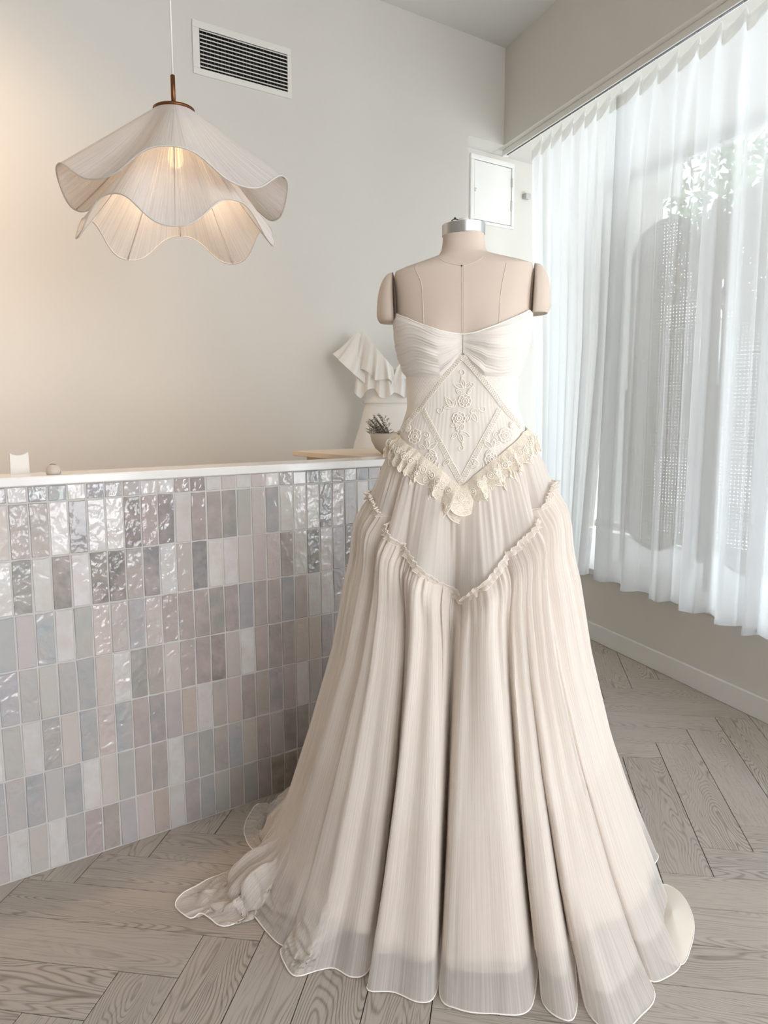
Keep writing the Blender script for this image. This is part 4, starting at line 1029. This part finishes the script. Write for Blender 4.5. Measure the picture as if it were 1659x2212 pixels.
# lace peplum, two layers following the pointed waist
n = 2600; ph_ = np.linspace(-np.pi, np.pi, n, endpoint=False); zc = smooth1(vee_z(ph_), 31)+.005
C_ = TP(ph_, zc, .008); x, y = torso(ph_, zc); nr = np.stack([x, y, 0*x], 1); nr /= np.linalg.norm(nr, axis=1, keepdims=True); nr = nr@np.stack([EX, EY, [0, 0, 1]])
tg = np.gradient(C_, axis=0); tg /= np.linalg.norm(tg, axis=1, keepdims=True); dn = np.cross(tg, nr); dn *= -np.sign(dn[:, 2:3])
dn = .55*dn+.45*np.array([0, 0, -1.]); dn /= np.linalg.norm(dn, axis=1, keepdims=True)
arc = np.r_[0, np.cumsum(np.linalg.norm(np.diff(C_, axis=0), axis=1))]
for nm, wd, K, am, seed, lf in (('peplum_under_layer', .074, 33, .0105, 6, .008), ('peplum_top_layer', .057, 37, .0115, 2, .015)):
    R_ = ruffle(C_, dn, nr, wd*(1+.2*np.exp(-(ph_/.09)**2)), K, am, seed, 14, .20, lf); UVr = np.zeros((n, 14, 2)); UVr[:, :, 0] = arc[:, None]*1.6; UVr[:, :, 1] = np.linspace(0, wd, 14)
    V, qd = grid(R_, True); pe = mk(nm, V, qd, M['lace'], dress, True, UVr.reshape(-1, 2))
    V, Fc = tube(R_[:, -1], .0011, 5, True); mk('scallop_edging', V, Fc, M['thread'], pe)
    # raised guipure rings on the ruffle
    mb = MB(); rr_ = np.random.default_rng(seed)
    step = 26
    for i in range(0, n, step):
        if abs(ph_[i]) > 1.9: continue
        for v0 in (5, 10):
            i2 = (i+(step//2 if v0 == 10 else 0)) % (n-12); i2 = max(i2, 12)
            c = R_[i2, v0]; e1 = R_[i2+8, v0]-R_[i2-8, v0]; e1 /= np.linalg.norm(e1)+1e-9; e2 = R_[i2, v0+2]-R_[i2, v0-2]; e2 = e2-e1*(e1@e2); e2 /= np.linalg.norm(e2)+1e-9; nn = np.cross(e1, e2); nn = nn if nn@nr[i2] > 0 else -nn
            ra = .0068 if v0 == 5 else .0056
            a = np.linspace(0, 2*np.pi, 14, endpoint=False)
            V, Fc = tube([c+nn*.0012+(e1*math.cos(x_)+e2*math.sin(x_)*1.25)*ra for x_ in a], .0009, 4, True); mb.add(V, Fc)
            V, Fc = tube([c+nn*.0012+(e1*math.cos(x_)+e2*math.sin(x_))*ra*.38 for x_ in a[::2]], .0014, 4, True); mb.add(V, Fc)
    o = mb.build('guipure_rings', M['thread'], pe, True)

#BACK
# ------------------------------------------------------------------ second gown against the back wall
gb = np.array([*(at_y(858, 900, 3.92)[:2]), 0.])
gown = empty('flounced_gown', gb, 'plain white gown with flounced short sleeves standing behind the counter', 'dress')
gx, gy = EX, EY
def GW(x, y, z): x, y, z = np.broadcast_arrays(x, y, z); return gb+x[..., None]*.951*gx+y[..., None]*.951*gy+z[..., None]*np.array([0, 0, 1.])
ph_ = np.linspace(-np.pi, np.pi, 96, endpoint=False)
def gz(py): return at_y(858, py, 3.92)[2]
zz = np.array([0, .35, .8, gz(960), gz(920), gz(868)]); aa = np.array([.34, .32, .275, .225, .195, .165]); bb_ = np.array([.13, .13, .13, .125, .12, .11])
zq = np.linspace(0, zz[-1], 50); A_ = np.interp(zq, zz, aa); B_ = np.interp(zq, zz, bb_)
fl = .018*np.sin(ph_*13+.8*np.sin(3*ph_))
P = GW(np.sin(ph_)[:, None]*(A_+fl[:, None]*(1-zq/zz[-1])), -np.cos(ph_)[:, None]*(B_+fl[:, None]*(1-zq/zz[-1])), np.broadcast_to(zq, (96, 50)))
V, qd = grid(P, True); UVg = np.stack(np.broadcast_arrays((ph_*.16)[:, None], zq[None]), -1).reshape(-1, 2); mk('gown_skirt', V, qd, M['gown'], gown, True, UVg)
zb0, zb1 = gz(870), gz(800); zq = np.linspace(zb0-.01, zb1, 20); A_ = np.interp(zq, [zb0, gz(840), zb1], [.172, .178, .17]); B_ = np.interp(zq, [zb0, zb1], [.115, .125])
P = GW(np.sin(ph_)[:, None]*A_, -np.cos(ph_)[:, None]*B_, np.broadcast_to(zq, (96, 20))); V, qd = grid(P, True); mk('gown_bodice', V, qd, M['gown'], gown, True, np.zeros((len(V), 2)))
V, Fc = tube(GW(.176*np.sin(ph_), -.118*np.cos(ph_), np.full(96, zb0)), .0028, 6, True); mk('waist_seam', V, Fc, M['gown'], gown)
for sg in (-1, 1):
    # crossed V front flounce: from the shoulder down to the centre, hanging in two layers
    for lay, (wd, dp) in enumerate(((.27, -.13), (.17, -.145))):
        n = 60; t_ = np.linspace(0, 1, n)
        top = np.stack([sg*(.175-.165*t_), dp*(.35+.65*np.sin(t_*np.pi/2))*np.ones(n), gz(714)+(gz(797)-gz(714))*t_], 1)
        out = np.zeros((n, 10, 3))
        for j, v in enumerate(np.linspace(0, 1, 10)):
            drop = wd*v*(1.1-.62*t_)*(1+.10*np.sin(t_*11+lay*2)); rp = .013*v*np.sin(t_*24+lay)+.006*v*np.sin(t_*41)
            out[:, j] = GW(top[:, 0]+sg*.040*v*(1-t_)-sg*.022*v*t_+.006*v*np.sin(t_*17+lay), top[:, 1]-rp-.02*v, top[:, 2]-drop)
        V, qd = grid(out); mk('front_flounce', V, qd, M['gown'], gown, True, np.zeros((len(V), 2)))
    # bell sleeve
    n = 64; a = np.linspace(0, 2*np.pi, n, endpoint=False); rows = []
    for v in np.linspace(0, 1, 14):
        cx_ = sg*(.170+.048*v); cz_ = gz(730)-.17*v; r_ = .055+.075*v**1.3; rp = .96+.07*v*np.sin(a*9+sg*2)+.05*v*np.sin(a*14)
        rows.append(GW(cx_+sg*r_*rp*np.cos(a)*.85, r_*rp*np.sin(a)*.9, cz_+r_*rp*np.cos(a)*.72))
    V, qd = grid(np.stack(rows, 1), True); mk('bell_sleeve', V, qd, M['gown'], gown, True, np.zeros((len(V), 2)))

# ------------------------------------------------------------------ folding cane screen standing in the window bay
def stadium(w, h, n=14):
    a = np.linspace(0, np.pi, n); r = w/2
    return np.array([(r*math.cos(x_), h-r+r*math.sin(x_)) for x_ in a]+[(-r*math.cos(x_), r-r*math.sin(x_)) for x_ in a])
scr = empty('cane_screen', F2(3.0, 2.85, Z_SILL), 'grey woven cane folding screen with round ended panels behind the curtain', 'screen')
def cane_panel(c, d, w, h, z0):
    up = np.array([0, 0, 1.]); nn = np.cross(d, up); S = stadium(w, h)
    f3 = lambda p_: c+d*p_[0]+up*(z0+p_[1])
    V, Fc = tube([f3(p_) for p_ in S], .011, 6, True); fr = mk('panel_frame', V, Fc, M['cane'], scr)
    mb = MB(); st = .0165
    def halfw(zz_):
        r = w/2
        if zz_ < r: return math.sqrt(max(0, r*r-(r-zz_)**2))
        if zz_ > h-r: return math.sqrt(max(0, r*r-(zz_-h+r)**2))
        return r
    zz_ = st/2
    while zz_ < h:
        hw_ = halfw(zz_)
        if hw_ > .01: V, Fc = tube([f3((-hw_, zz_))+nn*.001, f3((hw_, zz_))+nn*.001], .0056, 4); mb.add(V, Fc)
        zz_ += st
    x_ = -w/2+st/2
    while x_ < w/2:
        r = w/2; dz = r-math.sqrt(max(0, r*r-x_*x_))
        V, Fc = tube([f3((x_, dz)), f3((x_, h-dz))], .0056, 4); mb.add(V, Fc); x_ += st
    o = mb.build('cane_weave', M['cane'], fr); o['kind'] = 'stuff'
    for sx2 in (-1, 1):
        V, Fc = tube([c+d*sx2*(w/2+.012)+up*Z_SILL, c+d*sx2*(w/2+.012)+up*(z0+h*.5)], .012, 8); mk('leg', V, Fc, M['cane'], scr)
        V, Fc = tube([c+d*sx2*(w/2+.012)+up*(z0+.1), c+d*sx2*(w/2-.01)+up*(z0+.1)], .006, 6); mk('panel_peg', V, Fc, M['cane'], scr)
dA = F2(-.92, .40, 0); dA = dA/np.linalg.norm(dA); dB = F2(-.85, -.52, 0); dB /= np.linalg.norm(dB)
pA = F2(3.40, 2.66, 0); cane_panel(pA+dB*.17*0, dA, .36, 1.66, Z_SILL+.10)
pB = pA+dA*.205+dB*.205; cane_panel(pB, dB, .36, 1.66, Z_SILL+.10)
pC = pB+dB*.205+dA*.205; cane_panel(pC, dA, .36, 1.66, Z_SILL+.10)

# ------------------------------------------------------------------ street outside
b = MB(); b.box(F2, -14, 26, 3.36, 26, -.25, -.2); o = b.build('exterior_ground', M['pavement']); struct(o)
house = empty('street_building', F2(6, 17, -.2), 'pale building across the street seen faintly through the curtains', 'building')
b = MB(); b.box(F2, -6, 24, 17, 17.3, -.2, 3.6); b.build('facade_wall', M['facade'], house)
b = MB(); b.box(F2, -6, 24, 16.85, 17.35, 3.6, 3.8); b.build('roof_edge', M['alu'], house)
for u in np.arange(-5, 23, 3.4):
    q = MB(); q.box(F2, u, u+1.7, 16.94, 17.0, .8, 2.6); w_ = q.build('window', M['darkglass'], house)
    q = MB(); q.box(F2, u+.8, u+.87, 16.91, 16.94, .8, 2.6); q.build('glazing_bar', M['trim'], w_)
def tree(label, u, nn, h, rad, seed):
    c = F2(u, nn, -.2); root = empty('street_tree', c, label, 'tree', 'trees along the street')
    r = np.random.default_rng(seed); V, Fc = tube([c, c+W3(.05, 0, h*.3), c+W3(0, .08, h*.62), c+W3(.1, 0, h*.85)], [.13, .11, .08, .04], 8); mk('trunk', V, Fc, M['bark'], root)
    for k in range(6):
        a = r.uniform(0, 6.28); p0 = c+W3(0, 0, h*r.uniform(.4, .7)); V, Fc = tube([p0, p0+W3(math.cos(a)*rad*.4, math.sin(a)*rad*.4, .5), p0+W3(math.cos(a)*rad*.8, math.sin(a)*rad*.8, .8)], [.05, .035, .015], 6); mk('branch', V, Fc, M['bark'], root)
    nL = 2600; dirv = r.normal(size=(nL, 3)); dirv /= np.linalg.norm(dirv, axis=1, keepdims=True)
    rr = r.uniform(.35, 1, nL)**.5; lob = 1+.25*np.sin(dirv[:, 0]*5+seed)*np.cos(dirv[:, 2]*6)
    ctr = c+W3(0, 0, h*.72)+dirv*(rr*lob)[:, None]*np.array([rad, rad, rad*.8]); s_ = .10
    a1_ = r.normal(size=(nL, 3)); a1_ /= np.linalg.norm(a1_, axis=1, keepdims=True); a2_ = np.cross(a1_, dirv); a2_ /= np.linalg.norm(a2_, axis=1, keepdims=True)+1e-9
    Vq = np.stack([ctr-a1_*s_, ctr+a2_*s_*.5, ctr+a1_*s_, ctr-a2_*s_*.5], 1).reshape(-1, 3); o = mk('foliage', Vq, np.arange(nL*4).reshape(-1, 4), M['leaf'], root, False); o['kind'] = 'stuff'
tree('leafy street tree farthest left, faint through the sheer curtains', 8.5, 8.5, 5.2, 1.6, 3)
tree('leafy street tree in the middle, faint through the sheer curtains', 5.2, 13.0, 5.6, 1.5, 8)
tree('leafy street tree at the right, faint through the sheer curtains', 3.2, 8.0, 5.6, 1.8, 12)
